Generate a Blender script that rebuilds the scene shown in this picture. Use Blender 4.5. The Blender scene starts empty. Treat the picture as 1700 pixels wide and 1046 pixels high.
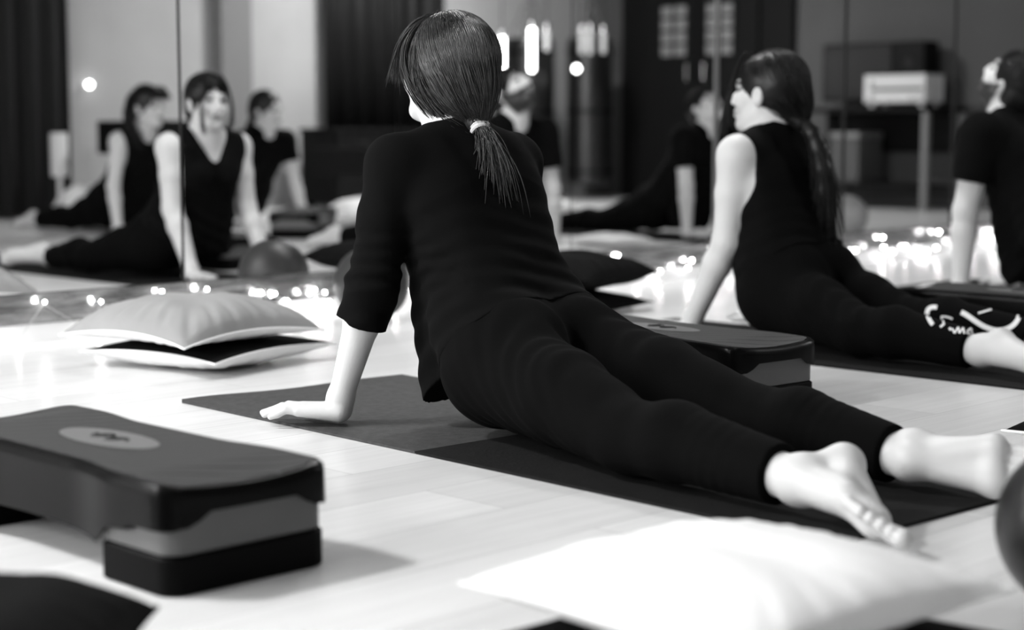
import bpy, math, random
import numpy as np
from mathutils import Vector, Matrix

random.seed(7); rng = np.random.default_rng(7)
SC = bpy.context.scene
COL = SC.collection
k2 = math.sqrt(.5)

# ------------------------------------------------------------------ camera
MIR = 4.33            # y of the mirror faces; x runs along the mirror, y towards it
BACK, LEFT, RIGHT, CEIL = -1.9, -2.2, 11.5, 3.0
cam = bpy.data.cameras.new('camera'); co = bpy.data.objects.new('camera', cam); COL.objects.link(co)
cam.sensor_width = 36; cam.lens = 60.35
co.location = (0, 0, .6); co.rotation_euler = (math.radians(90) - math.atan(310 / 2850), 0, math.radians(-45))
cam.dof.use_dof = True; cam.dof.focus_distance = 3.35; cam.dof.aperture_fstop = 2.2
cam.clip_start = .05
SC.camera = co
SC.view_settings.view_transform = 'Standard'; SC.view_settings.look = 'None'
SC.view_settings.gamma = 1; SC.view_settings.use_curve_mapping = False
SC.view_settings.exposure = 0.0
w = bpy.data.worlds.new('world'); SC.world = w; w.use_nodes = True
w.node_tree.nodes['Background'].inputs[0].default_value = (1, 1, 1, 1)
w.node_tree.nodes['Background'].inputs[1].default_value = .8

def area(name, loc, target, sx, sy, power, spread=180):
    l = bpy.data.lights.new(name, 'AREA'); l.shape = 'RECTANGLE'; l.size = sx; l.size_y = sy; l.energy = power
    l.spread = math.radians(spread)
    o = bpy.data.objects.new(name, l); COL.objects.link(o); o.location = loc
    o.rotation_euler = (Vector(target) - Vector(loc)).to_track_quat('-Z', 'Y').to_euler()
    return o

# daylight through the window in the left wall
area('window_daylight', (LEFT - .25, 2.75, 1.75), (4, 2.3, .7), 2.6, 1.5, 170)

# ------------------------------------------------------------------ helpers
def link(o, parent=None):
    COL.objects.link(o)
    if parent is not None: o.parent = parent
    return o

def tag(o, label=None, cat=None, group=None, kind=None):
    if label: o['label'] = label
    if cat: o['category'] = cat
    if group: o['group'] = group
    if kind: o['kind'] = kind
    return o

def empty(name, loc, label, cat, group=None, rz=0):
    o = bpy.data.objects.new(name, None); COL.objects.link(o); o.location = loc; o.rotation_euler = (0, 0, rz)
    o.empty_display_size = .05
    return tag(o, label, cat, group)

def copy_tree(o, parent=None):
    c = o.copy(); COL.objects.link(c)
    if parent is not None: c.parent = parent
    for ch in list(o.children): copy_tree(ch, c)
    return c

def mat(name, v, rough=.6, metal=0., spec=.5, bump=None, var=None, coat=0, emis=0, sheen=0, sss=0):
    """grey procedural material; bump=(scale, strength, distance), var=(scale, amount)"""
    m = bpy.data.materials.new(name); m.use_nodes = True
    nt = m.node_tree; b = nt.nodes['Principled BSDF']
    b.inputs['Base Color'].default_value = (v, v, v, 1); b.inputs['Roughness'].default_value = rough
    b.inputs['Metallic'].default_value = metal; b.inputs['Specular IOR Level'].default_value = spec
    b.inputs['Coat Weight'].default_value = coat
    if sheen: b.inputs['Sheen Weight'].default_value = sheen; b.inputs['Sheen Roughness'].default_value = .4
    if sss: b.inputs['Subsurface Weight'].default_value = sss; b.inputs['Subsurface Radius'].default_value = (.01, .01, .01); b.inputs['Subsurface Scale'].default_value = .5
    if emis: b.inputs['Emission Color'].default_value = (1, 1, 1, 1); b.inputs['Emission Strength'].default_value = emis
    tc = nt.nodes.new('ShaderNodeTexCoord')
    if bump:
        n = nt.nodes.new('ShaderNodeTexNoise'); n.inputs['Scale'].default_value = bump[0]; n.inputs['Detail'].default_value = 5
        bp = nt.nodes.new('ShaderNodeBump'); bp.inputs['Strength'].default_value = bump[1]; bp.inputs['Distance'].default_value = bump[2]
        nt.links.new(tc.outputs['Object'], n.inputs['Vector']); nt.links.new(n.outputs['Fac'], bp.inputs['Height'])
        nt.links.new(bp.outputs['Normal'], b.inputs['Normal'])
    if var:
        n = nt.nodes.new('ShaderNodeTexNoise'); n.inputs['Scale'].default_value = var[0]; n.inputs['Detail'].default_value = 6
        r = nt.nodes.new('ShaderNodeMapRange'); r.inputs['To Min'].default_value = v * (1 - var[1]); r.inputs['To Max'].default_value = v * (1 + var[1])
        r.inputs['From Min'].default_value = .3; r.inputs['From Max'].default_value = .7
        nt.links.new(tc.outputs['Object'], n.inputs['Vector']); nt.links.new(n.outputs['Fac'], r.inputs['Value'])
        nt.links.new(r.outputs['Result'], b.inputs['Base Color'])
    return m

def mesh_obj(name, V, F, m, parent=None, smooth=True, fm=None):
    """V (n,3); F list or array of quads/tris; m material or list; fm per-face material index"""
    me = bpy.data.meshes.new(name)
    V = np.asarray(V, dtype=np.float32)
    if isinstance(F, np.ndarray) and F.ndim == 2:
        nf, kk = F.shape
        me.vertices.add(len(V)); me.vertices.foreach_set('co', V.ravel())
        me.loops.add(nf * kk); me.loops.foreach_set('vertex_index', F.astype(np.int32).ravel())
        me.polygons.add(nf); me.polygons.foreach_set('loop_start', np.arange(0, nf * kk, kk, dtype=np.int32))
        me.update(calc_edges=True)
    else:
        me.from_pydata([tuple(map(float, v)) for v in V], [], [tuple(map(int, f)) for f in F])
    for mm in (m if isinstance(m, list) else [m]): me.materials.append(mm)
    if smooth: me.polygons.foreach_set('use_smooth', np.ones(len(me.polygons), dtype=bool))
    if fm is not None: me.polygons.foreach_set('material_index', np.asarray(fm, dtype=np.int32))
    me.validate(); me.update()
    return link(bpy.data.objects.new(name, me), parent)

class MB:
    """collects shapes for one mesh"""
    def __init__(s): s.V = []; s.F = []
    def add(s, V, F):
        n = len(s.V); s.V += [tuple(v) for v in V]; s.F += [tuple(i + n for i in f) for f in F]; return s
    def box(s, lo, hi, b=0.0):
        """box with bevelled edges"""
        lo = np.array(lo, float); hi = np.array(hi, float)
        if b <= 0:
            V = [(x, y, z) for x in (lo[0], hi[0]) for y in (lo[1], hi[1]) for z in (lo[2], hi[2])]
            return s.add(V, [(0, 1, 3, 2), (4, 6, 7, 5), (0, 4, 5, 1), (2, 3, 7, 6), (0, 2, 6, 4), (1, 5, 7, 3)])
        c = (lo + hi) / 2; h = (hi - lo) / 2
        import itertools
        pts = []
        for sx, sy, sz in itertools.product((-1, 1), repeat=3):
            sg = np.array((sx, sy, sz))
            for ax in range(3):
                d = h - b; d[ax] = h[ax]; pts.append(c + sg * d)
        import bmesh
        bm = bmesh.new()
        for p in pts: bm.verts.new(p)
        bmesh.ops.convex_hull(bm, input=bm.verts)
        bm.verts.index_update()
        V = [v.co[:] for v in bm.verts]; F = [[v.index for v in f.verts] for f in bm.faces]; bm.free()
        return s.add(V, F)
    def tube(s, P, r, n=8, cap=True):
        P = [Vector(p) for p in P]; R = r if isinstance(r, (list, tuple, np.ndarray)) else [r] * len(P)
        V = []; F = []
        t0 = (P[1] - P[0]).normalized(); u = t0.orthogonal().normalized()
        for i, p in enumerate(P):
            t = (P[min(i + 1, len(P) - 1)] - P[max(i - 1, 0)]).normalized()
            u = (u - t * u.dot(t)).normalized(); v = t.cross(u)
            for j in range(n):
                a = 2 * math.pi * j / n; V.append(p + (u * math.cos(a) + v * math.sin(a)) * R[i])
        for i in range(len(P) - 1):
            for j in range(n): F.append((i * n + j, i * n + (j + 1) % n, (i + 1) * n + (j + 1) % n, (i + 1) * n + j))
        if cap: F.append(tuple(range(n))[::-1]); F.append(tuple((len(P) - 1) * n + j for j in range(n)))
        return s.add(V, F)
    def lathe(s, prof, c=(0, 0, 0), n=32):
        V = []; F = []
        for r, z in prof:
            for j in range(n):
                a = 2 * math.pi * j / n; V.append((c[0] + r * math.cos(a), c[1] + r * math.sin(a), c[2] + z))
        for i in range(len(prof) - 1):
            for j in range(n): F.append((i * n + j, i * n + (j + 1) % n, (i + 1) * n + (j + 1) % n, (i + 1) * n + j))
        F.append(tuple(range(n))[::-1]); F.append(tuple((len(prof) - 1) * n + j for j in range(n)))
        return s.add(V, F)
    def sphere(s, c, r, n=16, m=10):
        r = r if isinstance(r, (tuple, list)) else (r, r, r)
        V = []; F = []
        for i in range(m + 1):
            t = math.pi * i / m
            for j in range(n):
                a = 2 * math.pi * j / n
                V.append((c[0] + r[0] * math.sin(t) * math.cos(a), c[1] + r[1] * math.sin(t) * math.sin(a), c[2] + r[2] * math.cos(t)))
        for i in range(m):
            for j in range(n): F.append((i * n + j, (i + 1) * n + j, (i + 1) * n + (j + 1) % n, i * n + (j + 1) % n))
        return s.add(V, F)
    def build(s, name, m, parent=None, smooth=False, auto=True):
        o = mesh_obj(name, s.V, s.F, m, parent, smooth)
        if smooth and auto:
            try: o.data.set_sharp_from_angle(angle=math.radians(40))
            except Exception: pass
        return o

# ------------------------------------------------------------------ materials
M = {}
M['wall'] = mat('wall_paint', .42, .9, var=(2, .06))
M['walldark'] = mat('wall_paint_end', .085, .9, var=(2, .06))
M['pilaster'] = mat('pilaster_paint', .20, .9)
M['ceiling'] = mat('ceiling_paint', .3, .9)
M['white'] = mat('white_paint', .8, .5)
M['skin'] = mat('skin', .58, .48, spec=.35, bump=(220, .12, .002), var=(14, .05), sss=.15)
M['lip'] = mat('lips', .2, .4)
M['brow'] = mat('eyebrow_hair', .02, .8)
M['eye'] = mat('eye_dark', .02, .2)
M['beard'] = mat('beard_hair', .02, .9, bump=(400, .6, .004))
M['black'] = mat('black_jersey', .0032, .95, spec=.07, bump=(900, .25, .0006), sheen=.006)
M['black2'] = mat('black_leggings', .0026, .95, spec=.06, bump=(900, .25, .0006), sheen=.004)
M['hair'] = mat('hair_brown', .022, .36, spec=.65, var=(90, .6))
M['hairdark'] = mat('hair_dark', .006, .42, spec=.35)
M['hairmid'] = mat('hair_mid_brown', .008, .42, spec=.25, var=(90, .5))
M['tie'] = mat('hair_tie_elastic', .75, .6)
M['mat'] = mat('yoga_mat_grey_lit', .045, .8, spec=.3, bump=(160, .5, .002), var=(60, .25))
M['matdark'] = mat('yoga_mat_black_and_shaded', .010, .85, spec=.1, bump=(160, .5, .002), var=(60, .2))  # black mats, and the painted shade on the front mat
M['shell'] = mat('step_shell_plastic', .002, .3, spec=.08)
M['rubber'] = None
M['riser'] = mat('riser_grey_plastic', .085, .55, bump=(300, .2, .001))
M['base'] = mat('riser_black_plastic', .002, .55, spec=.05, bump=(300, .2, .001))
M['logo'] = mat('oval_badge', .13, .5)
M['cushgrey'] = mat('cushion_cotton_grey', .28, .95, bump=(500, .3, .001), var=(5, .12))
M['cushwhite'] = mat('cushion_cotton_white', .86, .95, bump=(500, .3, .001))
M['cushdark'] = mat('cushion_cotton_dark', .004, .95, spec=.08, bump=(500, .3, .001))
M['ballgrey'] = mat('ball_grey_rubber', .03, .45, spec=.35, var=(8, .2))
M['balldark'] = mat('ball_dark_rubber', .010, .32, spec=.5)
M['balllight'] = mat('ball_light_rubber', .3, .35)
M['curtain'] = mat('curtain_dark', .012, .95)
M['blackwood'] = mat('black_wood', .003, .6, spec=.2)
M['chrome'] = mat('chrome', .8, .12, metal=1)
M['alu'] = mat('aluminium_trim', .45, .3, metal=1)
M['alufaint'] = mat('dark_joint', .06, .4, metal=1)
M['vinyl'] = mat('bag_vinyl', .004, .35, spec=.6)
M['screen'] = mat('tv_screen', .03, .25)
M['silver'] = mat('silver_panel', .7, .4)
M['bulb'] = mat('bulb_glow', .8, .4, emis=110)
M['tubeglow'] = mat('lamp_tube_glow', .8, .4, emis=14)
M['tubesoft'] = mat('lamp_tube_soft', .3, .4, emis=.4)
M['wire'] = mat('wire_clear', .5, .3)
M['print'] = mat('white_print', .75, .7)
M['pane'] = mat('door_pane', .2, .5, var=(30, .3)); M['leg'] = mat('desk_leg_metal', .2, .5)
M['blurwhite'] = mat('white_plastic', .75, .5)

_nt = M['skin'].node_tree; _b = _nt.nodes['Principled BSDF']
for l in list(_b.inputs['Base Color'].links): _nt.links.remove(l)
_at = _nt.nodes.new('ShaderNodeAttribute'); _at.attribute_name = 'tone'
_nt.links.new(_at.outputs['Fac'], _b.inputs['Base Color'])

def mirror_mat():
    m = bpy.data.materials.new('mirror_silvering'); m.use_nodes = True
    b = m.node_tree.nodes['Principled BSDF']
    b.inputs['Base Color'].default_value = (.86, .86, .86, 1); b.inputs['Metallic'].default_value = 1; b.inputs['Roughness'].default_value = 0.0
    return m
M['mirror'] = mirror_mat()

def rubber_mat():
    m = mat('step_rubber_top', .03, .7, spec=.3); nt = m.node_tree; b = nt.nodes['Principled BSDF']
    tc = nt.nodes.new('ShaderNodeTexCoord'); mp = nt.nodes.new('ShaderNodeMapping'); mp.inputs['Rotation'].default_value = (0, 0, math.radians(28))
    wv = nt.nodes.new('ShaderNodeTexWave'); wv.inputs['Scale'].default_value = 9; wv.wave_profile = 'SIN'; wv.bands_direction = 'Y'
    rr = nt.nodes.new('ShaderNodeMapRange'); rr.inputs['From Min'].default_value = .0; rr.inputs['From Max'].default_value = .12; rr.clamp = True
    nz = nt.nodes.new('ShaderNodeTexNoise'); nz.inputs['Scale'].default_value = 350
    ad = nt.nodes.new('ShaderNodeMath'); ad.operation = 'MULTIPLY_ADD'; ad.inputs[1].default_value = .25
    bp = nt.nodes.new('ShaderNodeBump'); bp.inputs['Strength'].default_value = .8; bp.inputs['Distance'].default_value = .002
    nt.links.new(tc.outputs['Object'], mp.inputs['Vector']); nt.links.new(mp.outputs['Vector'], wv.inputs['Vector'])
    nt.links.new(wv.outputs['Fac'], rr.inputs['Value']); nt.links.new(tc.outputs['Object'], nz.inputs['Vector'])
    nt.links.new(nz.outputs['Fac'], ad.inputs[0]); nt.links.new(rr.outputs['Result'], ad.inputs[2])
    cr = nt.nodes.new('ShaderNodeMapRange'); cr.inputs['To Min'].default_value = .014; cr.inputs['To Max'].default_value = .033
    nt.links.new(rr.outputs['Result'], cr.inputs['Value']); nt.links.new(cr.outputs['Result'], b.inputs['Base Color'])
    nt.links.new(ad.outputs['Value'], bp.inputs['Height']); nt.links.new(bp.outputs['Normal'], b.inputs['Normal'])
    return m
M['rubber'] = rubber_mat()

def floor_mat():
    m = mat('floor_laminate', .8, .3, spec=.4); nt = m.node_tree; b = nt.nodes['Principled BSDF']
    tc = nt.nodes.new('ShaderNodeTexCoord')
    br = nt.nodes.new('ShaderNodeTexBrick'); br.inputs['Scale'].default_value = 1
    br.inputs['Brick Width'].default_value = 1.28; br.inputs['Row Height'].default_value = .19; br.inputs['Mortar Size'].default_value = .0012
    br.inputs['Color1'].default_value = (.76, .76, .76, 1); br.inputs['Color2'].default_value = (.62, .62, .62, 1); br.inputs['Mortar'].default_value = (.45, .45, .45, 1)  # plank tones also stand in for bands of light across the floor
    br.inputs['Bias'].default_value = -.15; br.offset = .37
    mp = nt.nodes.new('ShaderNodeMapping'); mp.inputs['Scale'].default_value = (1.2, 22, 1); mp.inputs['Location'].default_value = (.35, .01, 0)
    mp2 = nt.nodes.new('ShaderNodeMapping'); mp2.inputs['Location'].default_value = (.2, .0, 0)
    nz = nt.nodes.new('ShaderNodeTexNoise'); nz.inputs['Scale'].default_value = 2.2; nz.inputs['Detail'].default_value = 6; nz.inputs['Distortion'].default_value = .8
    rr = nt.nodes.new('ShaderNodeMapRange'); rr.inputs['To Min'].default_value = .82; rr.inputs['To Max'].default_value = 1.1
    mx = nt.nodes.new('ShaderNodeMix'); mx.data_type = 'RGBA'; mx.blend_type = 'MULTIPLY'; mx.inputs['Factor'].default_value = 1
    nt.links.new(tc.outputs['Object'], mp.inputs['Vector']); nt.links.new(mp.outputs['Vector'], nz.inputs['Vector'])
    nt.links.new(tc.outputs['Object'], mp2.inputs['Vector']); nt.links.new(mp2.outputs['Vector'], br.inputs['Vector'])
    nt.links.new(nz.outputs['Fac'], rr.inputs['Value'])
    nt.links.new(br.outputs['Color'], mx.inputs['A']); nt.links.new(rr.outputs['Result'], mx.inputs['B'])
    nt.links.new(mx.outputs['Result'], b.inputs['Base Color'])
    return m
M['floor'] = floor_mat()

def strip_mat():
    m = mat('skirting_metal', .4, .22, metal=.85); nt = m.node_tree; b = nt.nodes['Principled BSDF']
    tc = nt.nodes.new('ShaderNodeTexCoord'); mp = nt.nodes.new('ShaderNodeMapping'); mp.inputs['Scale'].default_value = (3, 1, 16)
    nz = nt.nodes.new('ShaderNodeTexNoise'); nz.inputs['Scale'].default_value = 2.5; nz.inputs['Detail'].default_value = 5
    rr = nt.nodes.new('ShaderNodeMapRange'); rr.inputs['From Min'].default_value = .3; rr.inputs['From Max'].default_value = .7; rr.inputs['To Min'].default_value = .22; rr.inputs['To Max'].default_value = .55
    bp = nt.nodes.new('ShaderNodeBump'); bp.inputs['Strength'].default_value = .35; bp.inputs['Distance'].default_value = .01
    nt.links.new(tc.outputs['Object'], mp.inputs['Vector']); nt.links.new(mp.outputs['Vector'], nz.inputs['Vector'])
    nt.links.new(nz.outputs['Fac'], rr.inputs['Value']); nt.links.new(rr.outputs['Result'], b.inputs['Base Color'])
    nt.links.new(nz.outputs['Fac'], bp.inputs['Height']); nt.links.new(bp.outputs['Normal'], b.inputs['Normal'])
    return m
M['strip'] = strip_mat()

# ------------------------------------------------------------------ the room
def struct(name, lo, hi, m, b=0):
    o = MB().box(lo, hi, b).build(name, m); o['kind'] = 'structure'; return o
T = .12
struct('floor', (LEFT - T, BACK - T, -.1), (RIGHT + T, MIR + .3, 0), M['floor'])
struct('ceiling', (LEFT - T, BACK - T, CEIL), (RIGHT + T, MIR + .3, CEIL + .1), M['ceiling'])
struct('wall_back', (LEFT - T, BACK - T, 0), (RIGHT + T, BACK, CEIL), M['wall'])
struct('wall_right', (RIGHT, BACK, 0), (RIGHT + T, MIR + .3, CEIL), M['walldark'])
struct('wall_front', (LEFT - T, MIR + .02, 0), (RIGHT, MIR + .3, CEIL), M['wall'])
# left wall with its window opening
wl = MB()
WY0, WY1, WZ0, WZ1 = 1.45, 4.05, 1.0, 2.5
wl.box((LEFT - T, BACK, 0), (LEFT, WY0, CEIL)); wl.box((LEFT - T, WY1, 0), (LEFT, MIR + .02, CEIL))
wl.box((LEFT - T, WY0, 0), (LEFT, WY1, WZ0)); wl.box((LEFT - T, WY0, WZ1), (LEFT, WY1, CEIL))
wl.build('wall_left', M['wall'])['kind'] = 'structure'
wf = MB()
for y in (WY0, (WY0 + WY1) / 2 - .02, WY1 - .05): wf.box((LEFT - .09, y, WZ0), (LEFT - .03, y + .05, WZ1))
for z in (WZ0, WZ1 - .05): wf.box((LEFT - .09, WY0, z), (LEFT - .03, WY1, z + .05))
wo = wf.build('window_1', M['white']); wo['kind'] = 'structure'
# skirting below the mirror: white kick board and a metal strip
struct('baseboard_mirror', (LEFT, MIR - .006, 0), (RIGHT, MIR + .02, .055), M['white'])
struct('trim_1', (LEFT, MIR - .008, .055), (RIGHT, MIR + .02, .14), M['strip'])
struct('trim_2', (7.45, BACK, 0), (7.72, BACK + .12, CEIL), M['pilaster'])     # pilaster on the back wall
seams = [LEFT, -1.3, -.45, .38, 1.23, 2.08, 2.935, 3.786, 4.638, 5.489, 6.39, 7.30, 8.21, 9.12, 10.03, 10.94, RIGHT]
names = {5: 'tall mirror panel showing the bright back wall and woman with a fringe',
         6: 'tall mirror panel showing the woman in a V neck top',
         7: 'tall mirror panel behind the head of the woman in front',
         8: 'tall mirror panel showing the bearded man and hanging bags',
         9: 'tall mirror panel behind the woman with the long ponytail',
         10: 'tall mirror panel showing the television and silver receiver',
         11: 'tall mirror panel behind the bearded man looking up'}
for i in range(len(seams) - 1):
    o = MB().box((seams[i] + .002, MIR, .142), (seams[i + 1] - .002, MIR + .018, 2.5), .0).build('mirror_panel', M['mirror'])
    tag(o, names.get(i, 'tall frameless mirror panel of the mirror wall, outside the frame'), 'mirror', 'mirror panels')
for i, (sx, hw, m_) in enumerate([(5.489, .012, 'alu'), (6.39, .008, 'alufaint'), (7.30, .008, 'alufaint'), (2.935, .0025, 'alufaint')]):
    struct('trim_%d' % (i + 3), (sx - hw, MIR - .004, .14), (sx + hw, MIR, 2.5), M[m_])

# ------------------------------------------------------------------ lamps on the ceiling
def ceiling_lamp(x, y, s, power, label):
    t = empty('ceiling_light', (x, y, CEIL), label, 'ceiling light', 'ceiling lights')
    MB().box((-s / 2 - .03, -s / 2 - .03, -.07), (s / 2 + .03, s / 2 + .03, 0), .01).build('housing', M['white'], t)
    MB().box((-s / 2, -s / 2, -.076), (s / 2, s / 2, -.070)).build('diffuser', M['tubesoft'], t)
    a = area('ceiling_lamp', (x, y, CEIL - .09), (x, y, 0), s, s, power)
    return t
ceiling_lamp(-.35, 3.55, .5, 172, 'square ceiling light nearest the window')
ceiling_lamp(8.6, -.1, .5, 150, 'square ceiling light over the far half of the room')
ceiling_lamp(4.5, 3.75, .5, 52, 'unseen square ceiling light added near the mirror to brighten faces and floor')  # unseen lamp added to brighten the reflected faces and the floor by the mirror

# ------------------------------------------------------------------ signed distance bodies
class Field:
    def __init__(s, vox): s.P = []; s.vox = vox
    def rc(s, a, b, ra, rb, k=.012, cap=None, tag_=''):
        s.P.append(('rc', np.array(a, float), np.array(b, float), ra, rb, k, cap, 1, tag_)); return s
    def chain(s, pts, rad, k=.012):
        for i in range(len(pts) - 1): s.rc(pts[i], pts[i + 1], rad[i], rad[i + 1], k)
        return s
    def el(s, c, r, k=.012, R=None, sgn=1):
        s.P.append(('el', np.array(c, float), np.array(r, float), None, None, k, R, sgn, '')); return s
    def plane(s, p, n):
        """cut everything on the side n points to"""
        s.P.append(('pl', np.array(p, float), np.array(n, float) / np.linalg.norm(n), 0, 0, 0, None, 1, '')); return s
    def eval_(s):
        lo = np.full(3, 1e9); hi = -lo
        for p in s.P:
            if p[7] < 0 or p[0] == 'pl': continue
            if p[0] == 'rc':
                r = max(p[3], p[4]); lo = np.minimum(lo, np.minimum(p[1], p[2]) - r); hi = np.maximum(hi, np.maximum(p[1], p[2]) + r)
            else:
                r = p[2].max(); lo = np.minimum(lo, p[1] - r); hi = np.maximum(hi, p[1] + r)
        lo -= 4 * s.vox; hi += 4 * s.vox
        n = np.ceil((hi - lo) / s.vox).astype(int) + 1
        ax = [lo[i] + np.arange(n[i]) * s.vox for i in range(3)]
        F = np.full(n, .3, dtype=np.float32)
        for p in s.P:
            kind, a, b, ra, rb, k, cap, sgn, _ = p
            if kind == 'pl':
                d = (ax[0][:, None, None] - a[0]) * b[0] + (ax[1][None, :, None] - a[1]) * b[1] + (ax[2][None, None, :] - a[2]) * b[2]
                np.maximum(F, d.astype(np.float32), out=F); continue
            m = k + 3 * s.vox
            if kind == 'rc': r = max(ra, rb); l = np.minimum(a, b) - r - m; h = np.maximum(a, b) + r + m
            else: r = b.max(); l = a - r - m; h = a + r + m
            i0 = np.clip(np.floor((l - lo) / s.vox).astype(int), 0, n); i1 = np.clip(np.ceil((h - lo) / s.vox).astype(int) + 1, 0, n)
            if np.any(i1 <= i0): continue
            sl = tuple(slice(i0[i], i1[i]) for i in range(3))
            X = (ax[0][sl[0]][:, None, None]).astype(np.float32); Y = ax[1][sl[1]][None, :, None].astype(np.float32); Z = ax[2][sl[2]][None, None, :].astype(np.float32)
            if kind == 'rc':
                ba = b - a; L2 = max(float(ba @ ba), 1e-12)
                t = np.clip(((X - a[0]) * ba[0] + (Y - a[1]) * ba[1] + (Z - a[2]) * ba[2]) / L2, 0, 1)
                d = np.sqrt((X - a[0] - t * ba[0]) ** 2 + (Y - a[1] - t * ba[1]) ** 2 + (Z - a[2] - t * ba[2]) ** 2) - (ra + t * (rb - ra))
                if cap is not None:
                    c = np.asarray(cap[0]); nn = np.asarray(cap[1]); d = np.maximum(d, (X - c[0]) * nn[0] + (Y - c[1]) * nn[1] + (Z - c[2]) * nn[2])
            else:
                x, y, z = X - a[0], Y - a[1], Z - a[2]
                if cap is not None:
                    R = np.asarray(cap).T       # world -> local
                    x, y, z = (R[0, 0] * x + R[0, 1] * y + R[0, 2] * z, R[1, 0] * x + R[1, 1] * y + R[1, 2] * z, R[2, 0] * x + R[2, 1] * y + R[2, 2] * z)
                q = (x / b[0]) ** 2 + (y / b[1]) ** 2 + (z / b[2]) ** 2
                q2 = (x / b[0] ** 2) ** 2 + (y / b[1] ** 2) ** 2 + (z / b[2] ** 2) ** 2
                k0 = np.sqrt(q); d = k0 * (k0 - 1) / np.maximum(np.sqrt(q2), 1e-6)
            f = F[sl]
            if sgn > 0:
                hh = np.maximum(k - np.abs(f - d), 0) / k if k > 0 else 0
                F[sl] = np.minimum(f, d) - hh * hh * k * .25
            else:
                d = -d; hh = np.maximum(k - np.abs(f - d), 0) / k
                F[sl] = np.maximum(f, d) + hh * hh * k * .25
        return F, lo, ax
    def surface(s, disp=None):
        F, lo, ax = s.eval_()
        if disp is not None:
            band = np.argwhere(np.abs(F) < .03)
            P = lo + band * s.vox
            F[tuple(band.T)] += disp(P).astype(np.float32)
        return surface_nets(F, lo, s.vox)

def surface_nets(F, lo, h):
    I = F < 0
    n = np.array(F.shape) - 1
    cnt = np.zeros(n, dtype=np.int8)
    for dx in (0, 1):
        for dy in (0, 1):
            for dz in (0, 1): cnt += I[dx:n[0] + dx, dy:n[1] + dy, dz:n[2] + dz]
    act = (cnt > 0) & (cnt < 8)
    idx = np.full(n, -1, dtype=np.int32)
    cells = np.argwhere(act); idx[act] = np.arange(len(cells))
    S = np.zeros((len(cells), 3)); C = np.zeros(len(cells))
    cs = [(0, 0, 0), (1, 0, 0), (0, 1, 0), (1, 1, 0), (0, 0, 1), (1, 0, 1), (0, 1, 1), (1, 1, 1)]
    val = [F[cells[:, 0] + c[0], cells[:, 1] + c[1], cells[:, 2] + c[2]] for c in cs]
    for a in range(8):
        for b in range(a + 1, 8):
            df = np.array(cs[b]) - np.array(cs[a])
            if np.abs(df).sum() != 1: continue
            m = (val[a] < 0) != (val[b] < 0)
            t = np.where(m, val[a] / np.where(m, val[a] - val[b], 1), 0)
            p = np.array(cs[a])[None] + t[:, None] * df[None]
            S += p * m[:, None]; C += m
    V = lo + (cells + S / C[:, None]) * h
    Q = []
    for axis in range(3):
        o1, o2 = [(1, 2), (2, 0), (0, 1)][axis]
        sl0 = [slice(None)] * 3; sl1 = [slice(None)] * 3
        sl0[axis] = slice(0, -1); sl1[axis] = slice(1, None)
        a = I[tuple(sl0)]; b = I[tuple(sl1)]
        e = np.argwhere(a != b)
        e = e[(e[:, o1] > 0) & (e[:, o2] > 0) & (e[:, o1] < n[o1]) & (e[:, o2] < n[o2])]
        ins = a[tuple(e.T)]
        def at(d1, d2):
            c = e.copy(); c[:, o1] -= d1; c[:, o2] -= d2; return idx[tuple(c.T)]
        q = np.stack([at(1, 1), at(0, 1), at(0, 0), at(1, 0)], 1)
        q[~ins] = q[~ins][:, ::-1]
        Q.append(q)
    Q = np.concatenate(Q); Q = Q[(Q >= 0).all(1)]
    return V, Q

def smooth_mesh(V, Q, it=2, lam=.5):
    for _ in range(it):
        A = np.zeros_like(V); c = np.zeros(len(V))
        for i in range(4):
            for j in (1, 3):
                np.add.at(A, Q[:, i], V[Q[:, (i + j) % 4]]); np.add.at(c, Q[:, i], 1)
        V = V + lam * (A / np.maximum(c, 1)[:, None] - V)
    return V

def Rot(yaw=0, pitch=0, roll=0):
    """yaw about z (left +), pitch up + about x, roll about y"""
    return np.array(Matrix.Rotation(yaw, 3, 'Z') @ Matrix.Rotation(pitch, 3, 'X') @ Matrix.Rotation(roll, 3, 'Y'))

_ND = [(np.random.default_rng(i).normal(size=3), np.random.default_rng(i + 99).uniform(0, 6.28)) for i in range(14)]
def noise(P, f):
    v = np.zeros(len(P))
    for d, ph in _ND: v += np.sin(P @ (d * f) + ph)
    return v / 4

# ---- people: everyone holds the same upward-facing-dog pose; local axes x right, y forward, z up
BASE = dict(
    head=(.0, .0, .69), hyaw=0, hpitch=math.radians(12), hroll=0, hs=.93,
    neck=(0, -.035, .572),
    sh=(.165, -.03, .515), elb=(.215, -.015, .27), wr=(.235, .05, .045),
    pelvis=(0, -.30, .155), hip=(.085, -.31, .14), knee=(.115, -.655, .066), ank=(.135, -.985, .05),
    sexf=1, waist=.085, sw=1.0)

def mirrorx(v): return (-v[0], v[1], v[2])

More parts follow.
